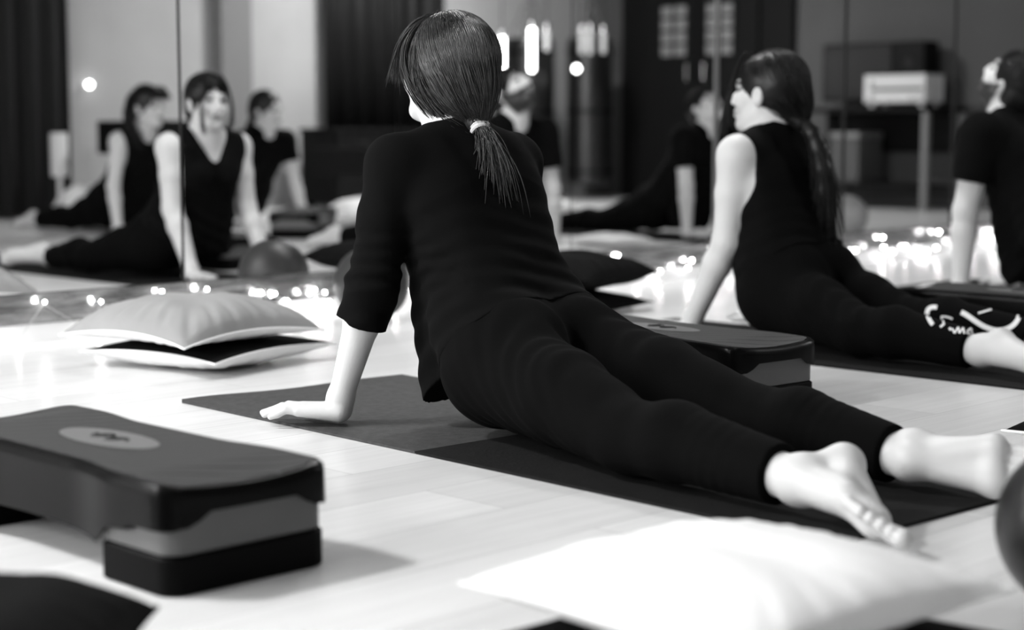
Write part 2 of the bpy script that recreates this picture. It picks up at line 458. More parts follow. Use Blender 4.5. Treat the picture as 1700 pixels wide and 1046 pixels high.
def head_prims(F, J, skin=True, grow=0.):
    H = np.array(J['head']); R = Rot(J['hyaw'], J['hpitch'], J['hroll']); s = J['hs']
    W = lambda p: H + R @ (np.array(p) * s)
    g = grow
    F.el(W((0, -.018, .04)), (.073 * s + g, .094 * s + g, .084 * s + g), .02, R)
    F.el(W((0, .03, -.035)), ((.053 if J['sexf'] else .056) * s + g, .062 * s + g, .078 * s + g), .03, R)
    F.rc(W((0, .07, -.098)), W((0, .055, -.095)), .02 * s, .022 * s, .02)
    for q in (-1, 1):
        F.rc(W((q * (.046 if J['sexf'] else .052), .005, -.055)), W((q * .018, .06, -.098)), .017 * s, .015 * s, .02)
        F.el(W((q * .038, .06, -.03)), (.024 * s, .024 * s, .026 * s), .02, R)
        F.el(W((q * .031, .1, .006)), (.017 * s, .014 * s, .012 * s), .012, R, -1)
        F.el(W((q * .031, .076, .005)), (.0135 * s,) * 3, .004, R)
        Re = R @ Rot(0, 0, q * .25)
        F.el(W((q * .077, -.008, -.012)), (.009 * s, .02 * s, .031 * s), .006, Re)
        F.el(W((q * .087, -.004, -.008)), (.006 * s, .011 * s, .017 * s), .005, Re, -1)
    F.rc(W((-.03, .083, .026)), W((.03, .083, .026)), .011 * s, .011 * s, .015)
    F.chain([W((0, .09, .012)), W((0, .104, -.015)), W((0, .109, -.033))], [.0075 * s, (.0085 if J['sexf'] else .0095) * s, (.0095 if J['sexf'] else .0118) * s], .010)
    for q in (-1, 1): F.el(W((q * .010, .1, -.037)), ((.0072 if J['sexf'] else .009) * s,) * 3, .006, R)
    F.rc(W((-.016, .088, -.06)), W((.016, .088, -.06)), .008 * s, .008 * s, .006)
    F.rc(W((-.013, .088, -.072)), W((.013, .088, -.072)), .0085 * s, .0085 * s, .006)
    return W, R

def foot_prims(F, A, Hl, Bm, Bl, T1, T5, g=0., s=1.):
    A, Hl, Bm, Bl, T1, T5 = [np.array(v, float) for v in (A, Hl, Bm, Bl, T1, T5)]
    F.rc(A, Hl, .034 * s, .033 * s, .02)
    F.rc(Hl, Bm, .027 * s, .020 * s, .015); F.rc(Hl, Bl, .025 * s, .017 * s, .015)
    F.rc(A, (Bm * .6 + Bl * .4), .032 * s, .018 * s, .02); F.rc(A, Bl, .028 * s, .016 * s, .02)
    F.rc(Bm, Bl, .021 * s, .016 * s, .015)
    F.el(A + (A - (Hl + Bm) / 2) * .0 + np.array((0, 0, 0)), (.035 * s,) * 3, .02)
    for i in range(5):
        t = i / 4; b = Bm + (Bl - Bm) * t; e = T1 + (T5 - T1) * t
        mid = (b + e) / 2; up = (A - (Hl + b) / 2); up = up / np.linalg.norm(up)
        mid = mid + up * .006 * s
        r = (.0145 if i == 0 else .0114 - .0006 * i) * s
        F.rc(b, mid, r * .95, r * .85, .005); F.rc(mid, e, r * .85, r * 1.03, .0025)

def hand_prims(F, W, d, th, s=1., spread=.16):
    """flat hand: wrist W, direction d (in plane), th side unit vector towards thumb"""
    W = np.array(W, float); d = np.array(d, float); d /= np.linalg.norm(d); th = np.array(th, float); th -= d * (th @ d); th /= np.linalg.norm(th)
    z = np.array((0, 0, 1.)); base = np.array((W[0], W[1], .012 * s + .004))
    heel = base + d * .0; 
    F.rc(W, heel + np.array((0, 0, .012)), .025 * s, .022 * s, .02)
    lens = [.068, .076, .070, .056]
    for i, off in enumerate((.030, .011, -.009, -.027)):
        kn = base + d * (.088 - .004 * abs(i - 1)) * s + th * off * s + z * .010
        F.rc(heel + th * off * .65 * s + z * .006, kn, .017 * s, .0115 * s, .012)
        a = (1 - i) * spread * .55 + .03; fd = d * math.cos(a) + th * math.sin(a)
        p1 = kn + fd * lens[i] * .45 * s + z * .003; p2 = kn + fd * lens[i] * .75 * s - z * .006; p3 = kn + fd * lens[i] * s - z * .011
        F.rc(kn, p1, .0098 * s, .0085 * s, .003); F.rc(p1, p2, .0085 * s, .0078 * s, .002); F.rc(p2, p3, .0078 * s, .0066 * s, .002)
    t0 = base + d * .022 * s + th * .022 * s + z * .004
    t1 = t0 + (d * .62 + th * .78) * .042 * s; t2 = t1 + (d * .8 + th * .55) * .034 * s - z * .003
    F.rc(t0, t1, .0155 * s, .0105 * s, .008); F.rc(t1, t2, .0105 * s, .0082 * s, .003)

def torso_prims(F, J, g=0., k=.03):
    P = np.array(J['pelvis']); N = np.array(J['neck']); w_ = J['sw']
    D = N - P; yz = lambda a, b: P + D * (a, a, b)
    rows = [(P, .075, .112), (yz(.27, .18), .07, .098), (yz(.46, .36), .056 * w_, J['waist']),
            (yz(.68, .54), .066 * w_, .085), (yz(.86, .73), .085 * w_, .084), (yz(.93, .84), .105 * w_, .06)]
    for (c0, w0, r0), (c1, w1, r1) in zip(rows[:-1], rows[1:]):
        for q in (-1, 0, 1): F.rc(c0 + np.array((q * w0, 0, 0)), c1 + np.array((q * w1, 0, 0)), r0 + g, r1 + g, k)
    for q in (-1, 1):
        F.el(P + np.array((q * .075, -.045, .035)), (.09 + g, .095 + g, .088 + g), k)
        if J['sexf']: F.el(yz(.68, .61) + np.array((q * .07, .085, 0)), (.055 + g, .05 + g, .055 + g), .03)
        S = np.array(J['sh']); S = S if q > 0 else np.array(mirrorx(S))
        F.rc(yz(.93, .83) + np.array((q * .09, 0, 0)), S, .058 + g, .05 + g, k)
        F.rc(N + np.array((q * .02, 0, .0)), S + np.array((-q * .02, -.01, .01)), .045 + g, .036 + g, .03)
    F.rc(yz(.9, .86), N, .065 + g, .055 + g, k)

def arm_pts(J, q):
    o = 'L' if q < 0 else 'R'
    g = lambda n: np.array(J[n + o] if n + o in J else (J[n] if q > 0 else mirrorx(J[n])), float)
    return g('sh'), g('elb'), g('wr')
def leg_pts(J, q):
    o = 'L' if q < 0 else 'R'
    g = lambda n: np.array(J[n + o] if n + o in J else (J[n] if q > 0 else mirrorx(J[n])), float)
    return g('hip'), g('knee'), g('ank')
def foot_pts(J, q):
    key = 'footL' if q < 0 else 'footR'
    if key in J: return [np.array(v, float) for v in J[key]]
    A = leg_pts(J, q)[2]
    # sole up, toes pointing back
    return [A, A + (0, -.055, .02), A + (-q * .02, -.185, -.022), A + (q * .045, -.165, -.024), A + (-q * .02, -.245, -.036), A + (q * .055, -.21, -.036)]

def leg_prims(F, J, q, g=0., cap=None, k=.02):
    h, kn, an = leg_pts(J, q)
    d = an - kn; ln = np.linalg.norm(d); u = d / ln
    m = h * .5 + kn * .5
    F.rc(h, m + np.array((0, 0, .008)), .098 + g, .078 + g, .03); F.rc(m + np.array((0, 0, .008)), kn, .078 + g, .054 + g, k)
    c = kn + d * .3 + np.array((0, 0, .012))
    F.rc(kn, c, .053 + g, .056 + g, k)
    if cap: F.rc(c, an + u * .0, .056 + g, .036 + g * 1.3, k, cap=(kn + u * (ln * cap), u))
    else: F.rc(c, an, .056, .034, k)

def arm_prims(F, J, q, g=0., upto=None, k=.015):
    s, e, w = arm_pts(J, q); ms = J.get('arm', 1.)
    m = s * .55 + e * .45 
    if upto is None:
        F.rc(s, m, .048 * ms, .041 * ms, .03); F.rc(m, e, .041 * ms, .036 * ms, k)
        fm = e * .72 + w * .28
        F.rc(e, fm, .036 * ms, .036 * ms, k); F.rc(fm, w, .036 * ms, .0245 * ms, k)
    elif upto < 1:
        u = (e - s) / np.linalg.norm(e - s); F.rc(s, e, .05 * ms + g, .042 * ms + g, .025, cap=(s + (e - s) * upto, u))
    else:
        u = (w - e) / np.linalg.norm(w - e); t = upto - 1
        F.rc(s, m, .047 * ms + g, .042 * ms + g, .025); F.rc(m, e, .042 * ms + g, .038 * ms + g, k)
        F.rc(e, w, .040 * ms + g, .038 * ms + g, k, cap=(e + (w - e) * t, u))

def person(name_label, loc, rz, scale, J0, vox, top, hair, leg_cap=.92, lvox=None, group=None, beard=False, skin='skin'):
    J = dict(BASE); J.update(J0)
    root = empty('person', loc, name_label, 'person', group, rz); root.scale = (scale,) * 3
    lvox = lvox or vox
    # ---- skin
    F = Field(vox)
    torso_prims(F, J)
    W, R = head_prims(F, J)
    F.rc(J['neck'], W((0, -.03, -.06)), .052 if J['sexf'] else .06, .047 if J['sexf'] else .056, .03)
    F.rc(np.array(J['neck']) + (0, .02, -.02), W((0, .0, -.07)), .045, .043, .03)
    for q in (-1, 1):
        arm_prims(F, J, q)
        s_, e_, w_ = arm_pts(J, q)
        hd = J.get('handdir', (.25, 1, 0)); hd = hd if q > 0 else mirrorx(hd)
        hd = J.get('handdirL', hd) if q < 0 else hd
        th = (-q, 0, 0)
        hand_prims(F, w_, hd, th, 1.0)
        leg_prims(F, J, q, -.006)
        foot_prims(F, *foot_pts(J, q))
    V, Q = F.surface(); V = smooth_mesh(V, Q, 1, .4)
    # features: the skin's own tone by place on the head (lips, brows, eyes, beard)
    L = ((V - np.array(J['head'])) @ R) / J['hs']
    st = lambda x, w_=.004: np.clip(.5 - x / w_, 0, 1)
    tone = np.full(len(V), .58)
    def paint(mask, v):
        nonlocal tone
        tone = tone * (1 - mask) + v * mask
    fr = st(.06 - L[:, 1], .006)
    if beard:
        top_ = np.where(np.abs(L[:, 0]) < .03, -.05, -.045) + .75 * np.maximum(0, .055 - L[:, 1])
        paint(st(L[:, 2] - top_, .012) * st(-.125 - L[:, 2], .014) * st(-.012 - L[:, 1], .012) * st(np.abs(L[:, 0]) - .092, .01), .02)
        paint(st(np.abs(L[:, 2] + .048) - .006) * st(np.abs(L[:, 0]) - .03, .008) * fr, .03)
    paint(fr * st(((L[:, 0] / .023) ** 2 + ((L[:, 2] + .066) / .011) ** 2 - 1), .4) * st(.083 - L[:, 1]), .2)
    for q in (-1, 1):
        paint(fr * st(np.abs(L[:, 0] - q * .033) - .018, .008) * st(np.abs(L[:, 2] - .028 + 4 * (L[:, 0] - q * .033) ** 2 * 10) - .0042), .03)
        paint(fr * st(((L[:, 0] - q * .031) / .015) ** 2 + ((L[:, 2] - .004) / .008) ** 2 - 1, .5), .05)
    bo = mesh_obj('body', V, Q, M[skin], root, True)
    at_ = bo.data.attributes.new('tone', 'FLOAT', 'POINT'); at_.data.foreach_set('value', tone.astype(np.float32))
    # ---- leggings
    F = Field(lvox)
    P = np.array(J['pelvis']); N = np.array(J['neck']); D = N - P; yz = lambda a, b: P + D * (a, a, b)
    for q in (-1, 0, 1): F.rc(P + np.array((q * .078, 0, 0)), yz(.40, .31) + np.array((q * .062, 0, 0)), .118, .094, .03)
    for q in (-1, 1):
        F.el(P + np.array((q * .075, -.045, .035)), (.096, .101, .094), .03)
        leg_prims(F, J, q, .009, cap=leg_cap)
    def fold(Pt):
        d = .0014 * noise(Pt, 26) * np.clip((Pt[:, 1] + .95) * 3, .3, 1)
        y = Pt[:, 1]; d += .0006 * np.sin(y * 230 + Pt[:, 2] * 60 + 2 * noise(Pt, 9)) * np.exp(-((y + .92) / .07) ** 2)
        ang = noise(Pt, 7)
        d += .0018 * np.sin(y * 150 - Pt[:, 2] * 120 + Pt[:, 0] * 60 + 2.5 * ang) * np.exp(-((y + .42) / .14) ** 2)
        return d
    V, Q = F.surface(fold); V = smooth_mesh(V, Q, 2, .5)
    leg_o = mesh_obj('leggings', V, Q, M['black2'], root)
    # ---- top
    F = Field(lvox)
    torso_prims(F, J, top.get('g', .008))
    if top.get('drape'):
        for q in (-1, 1): F.rc(yz(.86, .46) + np.array((q * .075, 0, 0)), yz(.66, -.15) + np.array((q * .085, 0, 0)), .07, .062, .03)
        F.rc(yz(.83, .46), yz(.66, -.17), .07, .055, .03)
        F.plane(P + np.array((0, -.02, .09)), (0, -.66, -.75))
    else: F.plane(P + np.array((0, -.0, .07)), (0, -.66, -.75))
    N = np.array(J['neck'])
    for q in (-1, 1):
        if top['sleeve']:
            arm_prims(F, J, q, top.get('sg', .010), upto=top['sleeve'])
    if not top['sleeve']:
        for q in (-1, 1):
            s_ = arm_pts(J, q)[0]
            F.el(s_ + np.array((q * .045, 0, -.03)), (.055, .12, .13), .008, None, -1)
    nk = top.get('neck', 'crew')
    if nk == 'collar':
        F.chain([N + (0, -.0, -.03), N + (0, .012, .032)], [.064, .057], .02)
        F.plane(N + np.array((0, .01, .03)), (0, .25, .95))
    elif nk == 'crew':
        F.el(N + np.array((0, .03, .06)), (.068, .075, .075), .006, None, -1)
    elif nk == 'v':
        F.el(N + np.array((0, .02, .06)), (.075, .065, .07), .006, None, -1)
        F.rc(N + np.array((0, .07, .045)), N + np.array((0, .115, -.15)), .108, .014, .006); F.P[-1] = F.P[-1][:7] + (-1, '')
    elif nk == 'scoop':
        F.el(N + np.array((0, .05, .05)), (.085, .1, .085), .006, None, -1)
        F.el(N + np.array((0, .1, .0)), (.07, .08, .08), .006, None, -1)
    def tf(Pt):
        d = .0016 * noise(Pt, 24)
        t = np.clip((.52 - Pt[:, 2]) * 3, 0, 1)
        d += .0022 * t * np.sin((Pt[:, 2] * .8 + Pt[:, 1] * .6) * 120 + 30 * Pt[:, 0] + 3 * noise(Pt, 6))
        if top['sleeve'] > 1:
            a = np.abs(Pt[:, 0]) > .16
            d += a * .0025 * np.sin(Pt[:, 2] * 210 + 40 * Pt[:, 1] + 2 * noise(Pt, 10)) * np.exp(-((Pt[:, 2] - .32) / .06) ** 2)
        return d
    V, Q = F.surface(tf); V = smooth_mesh(V, Q, 2, .5)
    mesh_obj(top['name'], V, Q, M['black'], root)
    build_hair(root, J, W, R, hair, vox)
    return root

def strands_mesh(paths, r, n=3):
    """paths (k, m, 3) -> tapered tubes"""
    P = np.asarray(paths, float); K, m, _ = P.shape
    T = np.gradient(P, axis=1); T /= np.maximum(np.linalg.norm(T, axis=2, keepdims=True), 1e-9)
    ref = np.array((.31, .77, .55)); U = np.cross(T, ref); U /= np.maximum(np.linalg.norm(U, axis=2, keepdims=True), 1e-9); B = np.cross(T, U)
    tp = np.ones(m); tp[-3:] = (.8, .5, .15); tp[0] = .4
    rr = np.asarray(r)
    rr = rr[:, None] * tp[None] if rr.ndim else rr * tp[None].repeat(K, 0)
    V = np.stack([P + rr[..., None] * (U * math.cos(2 * math.pi * j / n) + B * math.sin(2 * math.pi * j / n)) for j in range(n)], 2)   # K,m,n,3
    base = np.arange(K * m * n).reshape(K, m, n)
    a = base[:, :-1]; b = base[:, 1:]
    Q = np.stack([a, np.roll(a, -1, 2), np.roll(b, -1, 2), b], -1).reshape(-1, 4)
    return V.reshape(-1, 3), Q

def build_hair(root, J, W, R, hair, vox):
    s = J['hs']; st = hair['style']; m = M[hair.get('mat', 'hair')]
    rg = np.random.default_rng(hair.get('seed', 3))
    c = np.array((0, -.022, .042)); e = np.array(hair.get('e', (.085, .108, .096)))
    F = Field(max(vox, .004))
    F.el(W(c), tuple(e * s), .01, R)
    if st == 'short':
        F.el(W((0, -.05, -.01)), tuple(np.array((.075, .07, .085)) * s), .02, R)
        F.el(W((0, .115, -.03)), tuple(np.array((.11, .075, .1)) * s), .006, R, -1)
        F.el(W((0, .05, -.1)), tuple(np.array((.12, .1, .075)) * s), .006, R, -1)
    else:
        tie = np.array(hair['tie'])
        F.rc(W((0, -.045, .01)), W(tie * (1, .93, .95)), .074 * s, .022 * s, .03)
        for q in (-1, 1): F.rc(W((q * .040, .0, .03)), W(tie * (1, .9, .95)), .038 * s, .018 * s, .02)
        F.el(W((hair.get('facex', 0), .13, -.035)), tuple(np.array((.066, .085, .125)) * s), .006, R, -1)
    V, Q = F.surface(); V = smooth_mesh(V, Q, 2)
    parts_V = [V]; parts_Q = [Q]
    if st != 'short':
        n = hair.get('n', 500); mm = 18
        # strands sweep from parting / hairline to the tie
        az = rg.uniform(-math.pi, math.pi, n); el_ = np.arcsin(rg.uniform(-.45, 1, n))
        d0 = np.stack([np.cos(el_) * np.sin(az), np.cos(el_) * np.cos(az), np.sin(el_)], 1)
        h = n // 2; px_ = hair.get('part', .0)
        yy = rg.uniform(-.3, 1.0, h); sd = np.sign(rg.normal(size=h))
        d0[:h] = np.stack([px_ + sd * .06 + rg.normal(size=h) * .03, yy * .75, np.sqrt(np.maximum(.05, 1 - (yy * .75) ** 2))], 1)
        d0 /= np.linalg.norm(d0, axis=1, keepdims=True)
        keep = ~((d0[:, 1] > .35) & (d0[:, 2] < .55) & (np.abs(d0[:, 0]) < .75)); d0 = d0[keep]; n = len(d0)
        tl = (tie - c) / e; dT = tl / np.linalg.norm(tl)
        dT = np.repeat(dT[None], n, 0) + rg.normal(size=(n, 3)) * .05; dT /= np.linalg.norm(dT, axis=1, keepdims=True)
        om = np.arccos(np.clip((d0 * dT).sum(1), -1, 1)); u = np.linspace(0, 1, mm)
        sg = np.sin(om)[:, None] + 1e-6
        D = (np.sin((1 - u)[None] * om[:, None]) / sg)[..., None] * d0[:, None] + (np.sin(u[None] * om[:, None]) / sg)[..., None] * dT[:, None]
        side = np.sign(D[..., 0]) * np.minimum(np.abs(D[..., 0]) * 3, 1)
        D[..., 0] += hair.get('sag', .25) * side * np.sin(np.pi * u)[None] * .7
        D[..., 2] -= hair.get('sag', .25) * np.sin(np.pi * u)[None] * np.abs(side)
        D /= np.linalg.norm(D, axis=2, keepdims=True)
        lift = 1.0 + rg.uniform(.0, .035, n)
        P = c + e * D * (lift[:, None] + .012 * np.sin(u * 9 + rg.uniform(0, 6, (n, 1))))[..., None]
        rad = np.linalg.norm((tie - c) / e); far = np.clip((u - .55) / .45, 0, 1) ** 2 * (rad - 1.0)
        P = c + (P - c) * (1 + far[None, :, None])
        V2, Q2 = strands_mesh(np.array([W_arr(W, J, R, p) for p in P]), rg.uniform(.0007, .0016, n) * hair.get('thick', 1))
        parts_V.append(V2); parts_Q.append(Q2)
        # loose strands
        for lp in hair.get('loose', []):
            nn = lp.get('n', 12); g = []
            A = np.array(lp['pts'], float)
            for i in range(nn):
                jit = rg.normal(size=A.shape) * lp.get('j', .006) * np.linspace(.3, 1.4, len(A))[:, None]
                g.append(bez(A + jit, 14))
            V3, Q3 = strands_mesh(np.array([W_arr(W, J, R, p) for p in g]), rg.uniform(.0006, .0013, nn) * lp.get('t', 1))
            parts_V.append(V3); parts_Q.append(Q3)
    if st == 'short':
        n = 5200; az = rg.uniform(-math.pi, math.pi, n); el_ = np.arcsin(rg.uniform(-.75, 1, n))
        d0 = np.stack([np.cos(el_) * np.sin(az), np.cos(el_) * np.cos(az), np.sin(el_)], 1)
        P0 = c + e * d0
        keep = (((P0[:, 1] - .115) / .075) ** 2 + ((P0[:, 2] + .03) / .1) ** 2 + (P0[:, 0] / .11) ** 2 > 1) & (((P0[:, 1] - .05) / .1) ** 2 + ((P0[:, 2] + .1) / .075) ** 2 + (P0[:, 0] / .12) ** 2 > 1)
        d0 = d0[keep]; n = len(d0)
        sw = np.array((0, -.9, -.25)) + rg.normal(size=(n, 3)) * .35
        u = np.linspace(0, 1, 6)[None, :, None]
        D = d0[:, None] + sw[:, None] * u * rg.uniform(.15, .38, (n, 1, 1)); D /= np.linalg.norm(D, axis=2, keepdims=True)
        P = c + e * D * (.985 + .065 * np.sin(u * 2.2) * rg.uniform(.5, 1.2, (n, 1, 1)))
        V2, Q2 = strands_mesh(np.array([W_arr(W, J, R, p) for p in P]), rg.uniform(.0009, .0016, n))
        parts_V.append(V2); parts_Q.append(Q2)
    off = 0; QQ = []
    for v, q in zip(parts_V, parts_Q): QQ.append(q + off); off += len(v)
    mesh_obj('hair', np.concatenate(parts_V), np.concatenate(QQ), m, root)
    if st == 'short': return
    # tie and ponytail (given in body axes relative to the tie)
    T0 = W(tie)
    dirn = np.array(hair['tail'][1]) - np.array(hair['tail'][0]); 
    zq = Vector(np.array(hair.get('tiedir', dirn)).tolist()).to_track_quat('Z', 'Y')
    tm = MB()
    for dz in (-.005, .001, .007):
        ring = [(T0 + np.array(zq @ Vector((math.cos(a) * .0175, math.sin(a) * .0175, dz + .002 * math.sin(2 * a))))) for a in np.linspace(0, 2 * math.pi, 21)]
        tm.tube(ring, .0048, 6)
    if hair.get('showtie', True): tm.build('hair_tie', M['tie'], root, True)
    pts = np.array(hair['tail'], float); nt = hair.get('nt', 220); g = []
    core = []
    for i in range(nt):
        o = rg.normal(size=3) * .007; sp = rg.normal(size=3) * hair.get('spread', .02)
        ln = rg.uniform(.62, 1.0); wv = rg.uniform(0, 6)
        A = pts.copy(); A = A + o[None] * (1 - np.linspace(0, 1, len(A)))[:, None] + sp[None] * (np.linspace(0, 1, len(A)) ** 1.1)[:, None]
        b = bez(A, 26)[:int(8 + 18 * ln)]
        b = bez_resample(b, 20)
        u = np.linspace(0, 1, 20)
        b = b + (np.sin(u * 8 + wv) * u * .005)[:, None] * np.array((1, .4, 0)) 
        g.append(T0 + b)
    V4, Q4 = strands_mesh(np.array(g), rg.uniform(.0007, .0016, nt) * hair.get('thick', 1))
    F = Field(max(vox, .004)); B = bez(pts, 8)
    fat = hair.get('fat', .016); rr = [.014] + [fat * x for x in hair.get('prof', (1, 1.1, 1.1, 1, .85, .6, .3))]
    for i in range(7): F.rc(T0 + B[i], T0 + B[i + 1], rr[i], rr[i + 1], .01)
    V5, Q5 = F.surface()
    mesh_obj('ponytail', np.concatenate([V4, V5]), np.concatenate([Q4, Q5 + len(V4)]), m, root)

def W_arr(W, J, R, P): return np.array(J['head']) + (P * J['hs']) @ R.T
def bez(P, n):
    """Catmull-Rom-ish: De Casteljau on the control points"""
    t = np.linspace(0, 1, n)[:, None]; Q = [p[None].repeat(n, 0) for p in np.asarray(P, float)]
    while len(Q) > 1: Q = [a * (1 - t) + b * t for a, b in zip(Q[:-1], Q[1:])]
    return Q[0]
def bez_resample(b, n):
    u = np.linspace(0, len(b) - 1, n); i = np.minimum(u.astype(int), len(b) - 2); f = (u - i)[:, None]
    return b[i] * (1 - f) + b[i + 1] * f

# main woman in front
MAINJ = dict(pelvis=(-.025, -.265, .14), hyaw=math.radians(-4), hpitch=math.radians(14), head=(0, .0, .70),
    elbL=(-.215, -.012, .275), wrL=(-.237, .062, .048), handdirL=(-.62, .78, 0),
    hipL=(-.12, -.29, .13), kneeL=(-.225, -.70, .067), ankL=(-.262, -1.065, .053),
    hipR=(.065, -.30, .135), kneeR=(.055, -.76, .065), ankR=(.035, -1.075, .047),
    footL=[(-.265, -1.085, .053), (-.205, -1.118, .074), (-.318, -1.25, .024), (-.318, -1.20, .054), (-.360, -1.322, .019), (-.374, -1.262, .050)],
    footR=[(.060, -1.08, .052), (.020, -1.10, .044), (.045, -1.235, .024), (.062, -1.225, .080), (.055, -1.298, .02), (.085, -1.285, .078)])
person('woman in front pushing up on her hands, three-quarter sleeve black top and short ponytail', (2.41, 2.6, .010), 0, 1.0, MAINJ, .003,
    dict(name='shirt', sleeve=1.30, neck='collar', drape=True, g=.008, sg=.012),
    dict(style='pony', n=4200, tie=(.0, -.135, -.082), part=-.12, sag=.14, thick=.75, e=(.088, .110, .098), tail=[(0, 0, 0), (-.006, -.05, -.03), (-.008, -.06, -.10), (.004, -.045, -.215)], nt=190, spread=.028,
         tiedir=(0, -.45, -.9), fat=.009, prof=(1, .9, .6, .4, .3, .2, .1),
         loose=[dict(pts=[(-.03, .05, .118), (-.08, .075, .09), (-.086, .085, .035), (-.066, .088, -.03)], n=150, j=.008),
                dict(pts=[(-.02, .05, .118), (-.09, .06, .08), (-.10, .055, .02), (-.08, .05, -.06), (-.02, -.09, -.10)], n=260, j=.010),
                dict(pts=[(-.02, .02, .125), (-.10, .02, .08), (-.105, .01, .0), (-.07, -.05, -.08), (-.01, -.11, -.09)], n=260, j=.012),
                dict(pts=[(-.02, .03, .13), (-.11, .05, .06), (-.11, .02, -.04), (-.05, -.07, -.10), (0, -.12, -.10)], n=160, j=.007)]),
    leg_cap=.93, lvox=.004)

# ------------------------------------------------------------------ the other people
LADJ = lambda k: dict(kneeL=(-.12, -.33 - .31 * k, .067), kneeR=(.12, -.33 - .31 * k, .067), ankL=(-.15, -.33 - .62 * k, .05), ankR=(.15, -.33 - .62 * k, .05))
W2J = dict(pelvis=(-.05, -.15, .145), neck=(0, -.02, .572), hipL=(-.14, -.16, .13), hipR=(.04, -.16, .13), hyaw=math.radians(10), hpitch=math.radians(6), hroll=math.radians(4), head=(.0, .0, .685),
    shL=(-.165, -.02, .515), elbL=(-.175, -.0, .275), wrL=(-.175, .12, .045), wrR=(.185, .12, .045), elbR=(.18, .0, .275), handdir=(.3, 1, 0), arm=1.1,
    footL=[(-.238, -.84, .05), (-.235, -.885, .076), (-.31, -1.05, .022), (-.31, -1.02, .055), (-.335, -1.11, .016), (-.325, -1.075, .05)], kneeL=(-.24, -.49, .067), kneeR=(.02, -.47, .072), ankL=(-.235, -.82, .05), ankR=(-.01, -.87, .058))
w2 = person('woman in a sleeveless black top with a long loose ponytail, behind the step', (3.99, 2.965, .010), 0, 1.0, W2J, .004,
    dict(name='tank_top', sleeve=0, neck='v', drape=True, g=.008),
    dict(style='pony', n=900, tie=(.0, -.135, -.075), part=.05, sag=.28, mat='hairmid', thick=1.0,
         tail=[(0, 0, 0), (.0, -.06, -.03), (.03, -.07, -.16), (.0, -.06, -.26), (.03, -.06, -.42)], nt=420, spread=.03, fat=.022, prof=(1, 1.1, 1.2, 1.2, 1.0, .8, .4), showtie=False,
         loose=[dict(pts=[(-.02, .08, .12), (-.07, .093, .07), (-.083, .09, -.03), (-.07, .10, -.10), (-.06, .095, -.14)], n=70, j=.006),
                dict(pts=[(.02, .08, .12), (.07, .093, .07), (.082, .09, -.03), (.07, .10, -.09), (.05, .095, -.12)], n=70, j=.006)]),
    leg_cap=.95)

MANJ = dict(hyaw=math.radians(-3), hpitch=math.radians(42), head=(0, -.02, .70), sexf=0, sw=1.12, waist=.095,
    sh=(.185, -.02, .53), elb=(.205, .02, .285), wr=(.205, .03, .045), arm=1.12, handdir=(.2, 1, 0), neck=(0, -.02, .58), **LADJ(1.05))
SHORT = dict(style='short', mat='hairdark', e=(.083, .105, .092))
man = person('bearded man in a black T-shirt with his face tilted up to the ceiling', (5.58, 3.10, .009), 0, 1.07, MANJ, .0042,
    dict(name='t_shirt', sleeve=.62, neck='crew', drape=True, g=.010, sg=.018), SHORT, beard=True)

TJ = dict(hyaw=math.radians(-8), hpitch=math.radians(4), head=(0, .02, .70), arm=1.0, **LADJ(1.0))
person('woman in a strappy black top with a dark fringe, reflected near the dark curtain', (5.47, .26, .0), 0, 1.02, TJ, .0045,
    dict(name='tank_top', sleeve=0, neck='scoop', drape=False, g=.007),
    dict(style='pony', n=500, tie=(.0, -.12, .05), part=.0, sag=.1, mat='hairdark', thick=1.6, e=(.088, .108, .1), facex=0,
         tail=[(0, 0, 0), (.03, -.09, .03), (.10, -.08, -.10), (.11, -.02, -.22)], nt=260, spread=.04, fat=.034, prof=(1, 1.2, 1.3, 1.2, 1, .8, .5), showtie=False,
         loose=[dict(pts=[(x, .07, .125), (x, .125, .09), (x * 1.05, .125, .04)], n=26, j=.006, t=2) for x in (-.045, -.02, .005, .03, .05)] + [dict(pts=[(q * .04, -.07, .10), (q * .14, -.08, .03), (q * .12, -.05, -.10), (q * .10, -.02, -.19)], n=120, j=.022, t=2.4) for q in (-1, 1)]))
T2 = dict(hyaw=math.radians(-12), hpitch=math.radians(2), head=(0, .0, .69), **LADJ(1.0))
person('dark-haired woman half hidden behind the woman in the V neck top in the mirror', (6.45, .08, .0), 0, 1.02, T2, .005,
    dict(name='shirt', sleeve=.5, neck='crew', drape=False, g=.008),
    dict(style='pony', n=300, tie=(.0, -.13, -.05), part=.0, sag=.2, mat='hairdark', thick=1.6,
         tail=[(0, 0, 0), (.0, -.06, -.05), (.0, -.06, -.12), (0, -.04, -.2)], nt=80, spread=.02, fat=.02, showtie=False))
T3 = dict(MANJ); T3.update(hpitch=math.radians(38), hyaw=math.radians(5))
person('short-haired man with a smooth chin looking up, reflected by the light mirror joint', (7.36, 2.80, .010), 0, 1.0, T3, .005,
    dict(name='t_shirt', sleeve=.62, neck='crew', drape=True, g=.010, sg=.018), dict(style='short', mat='hairdark', e=(.078, .1, .085)))

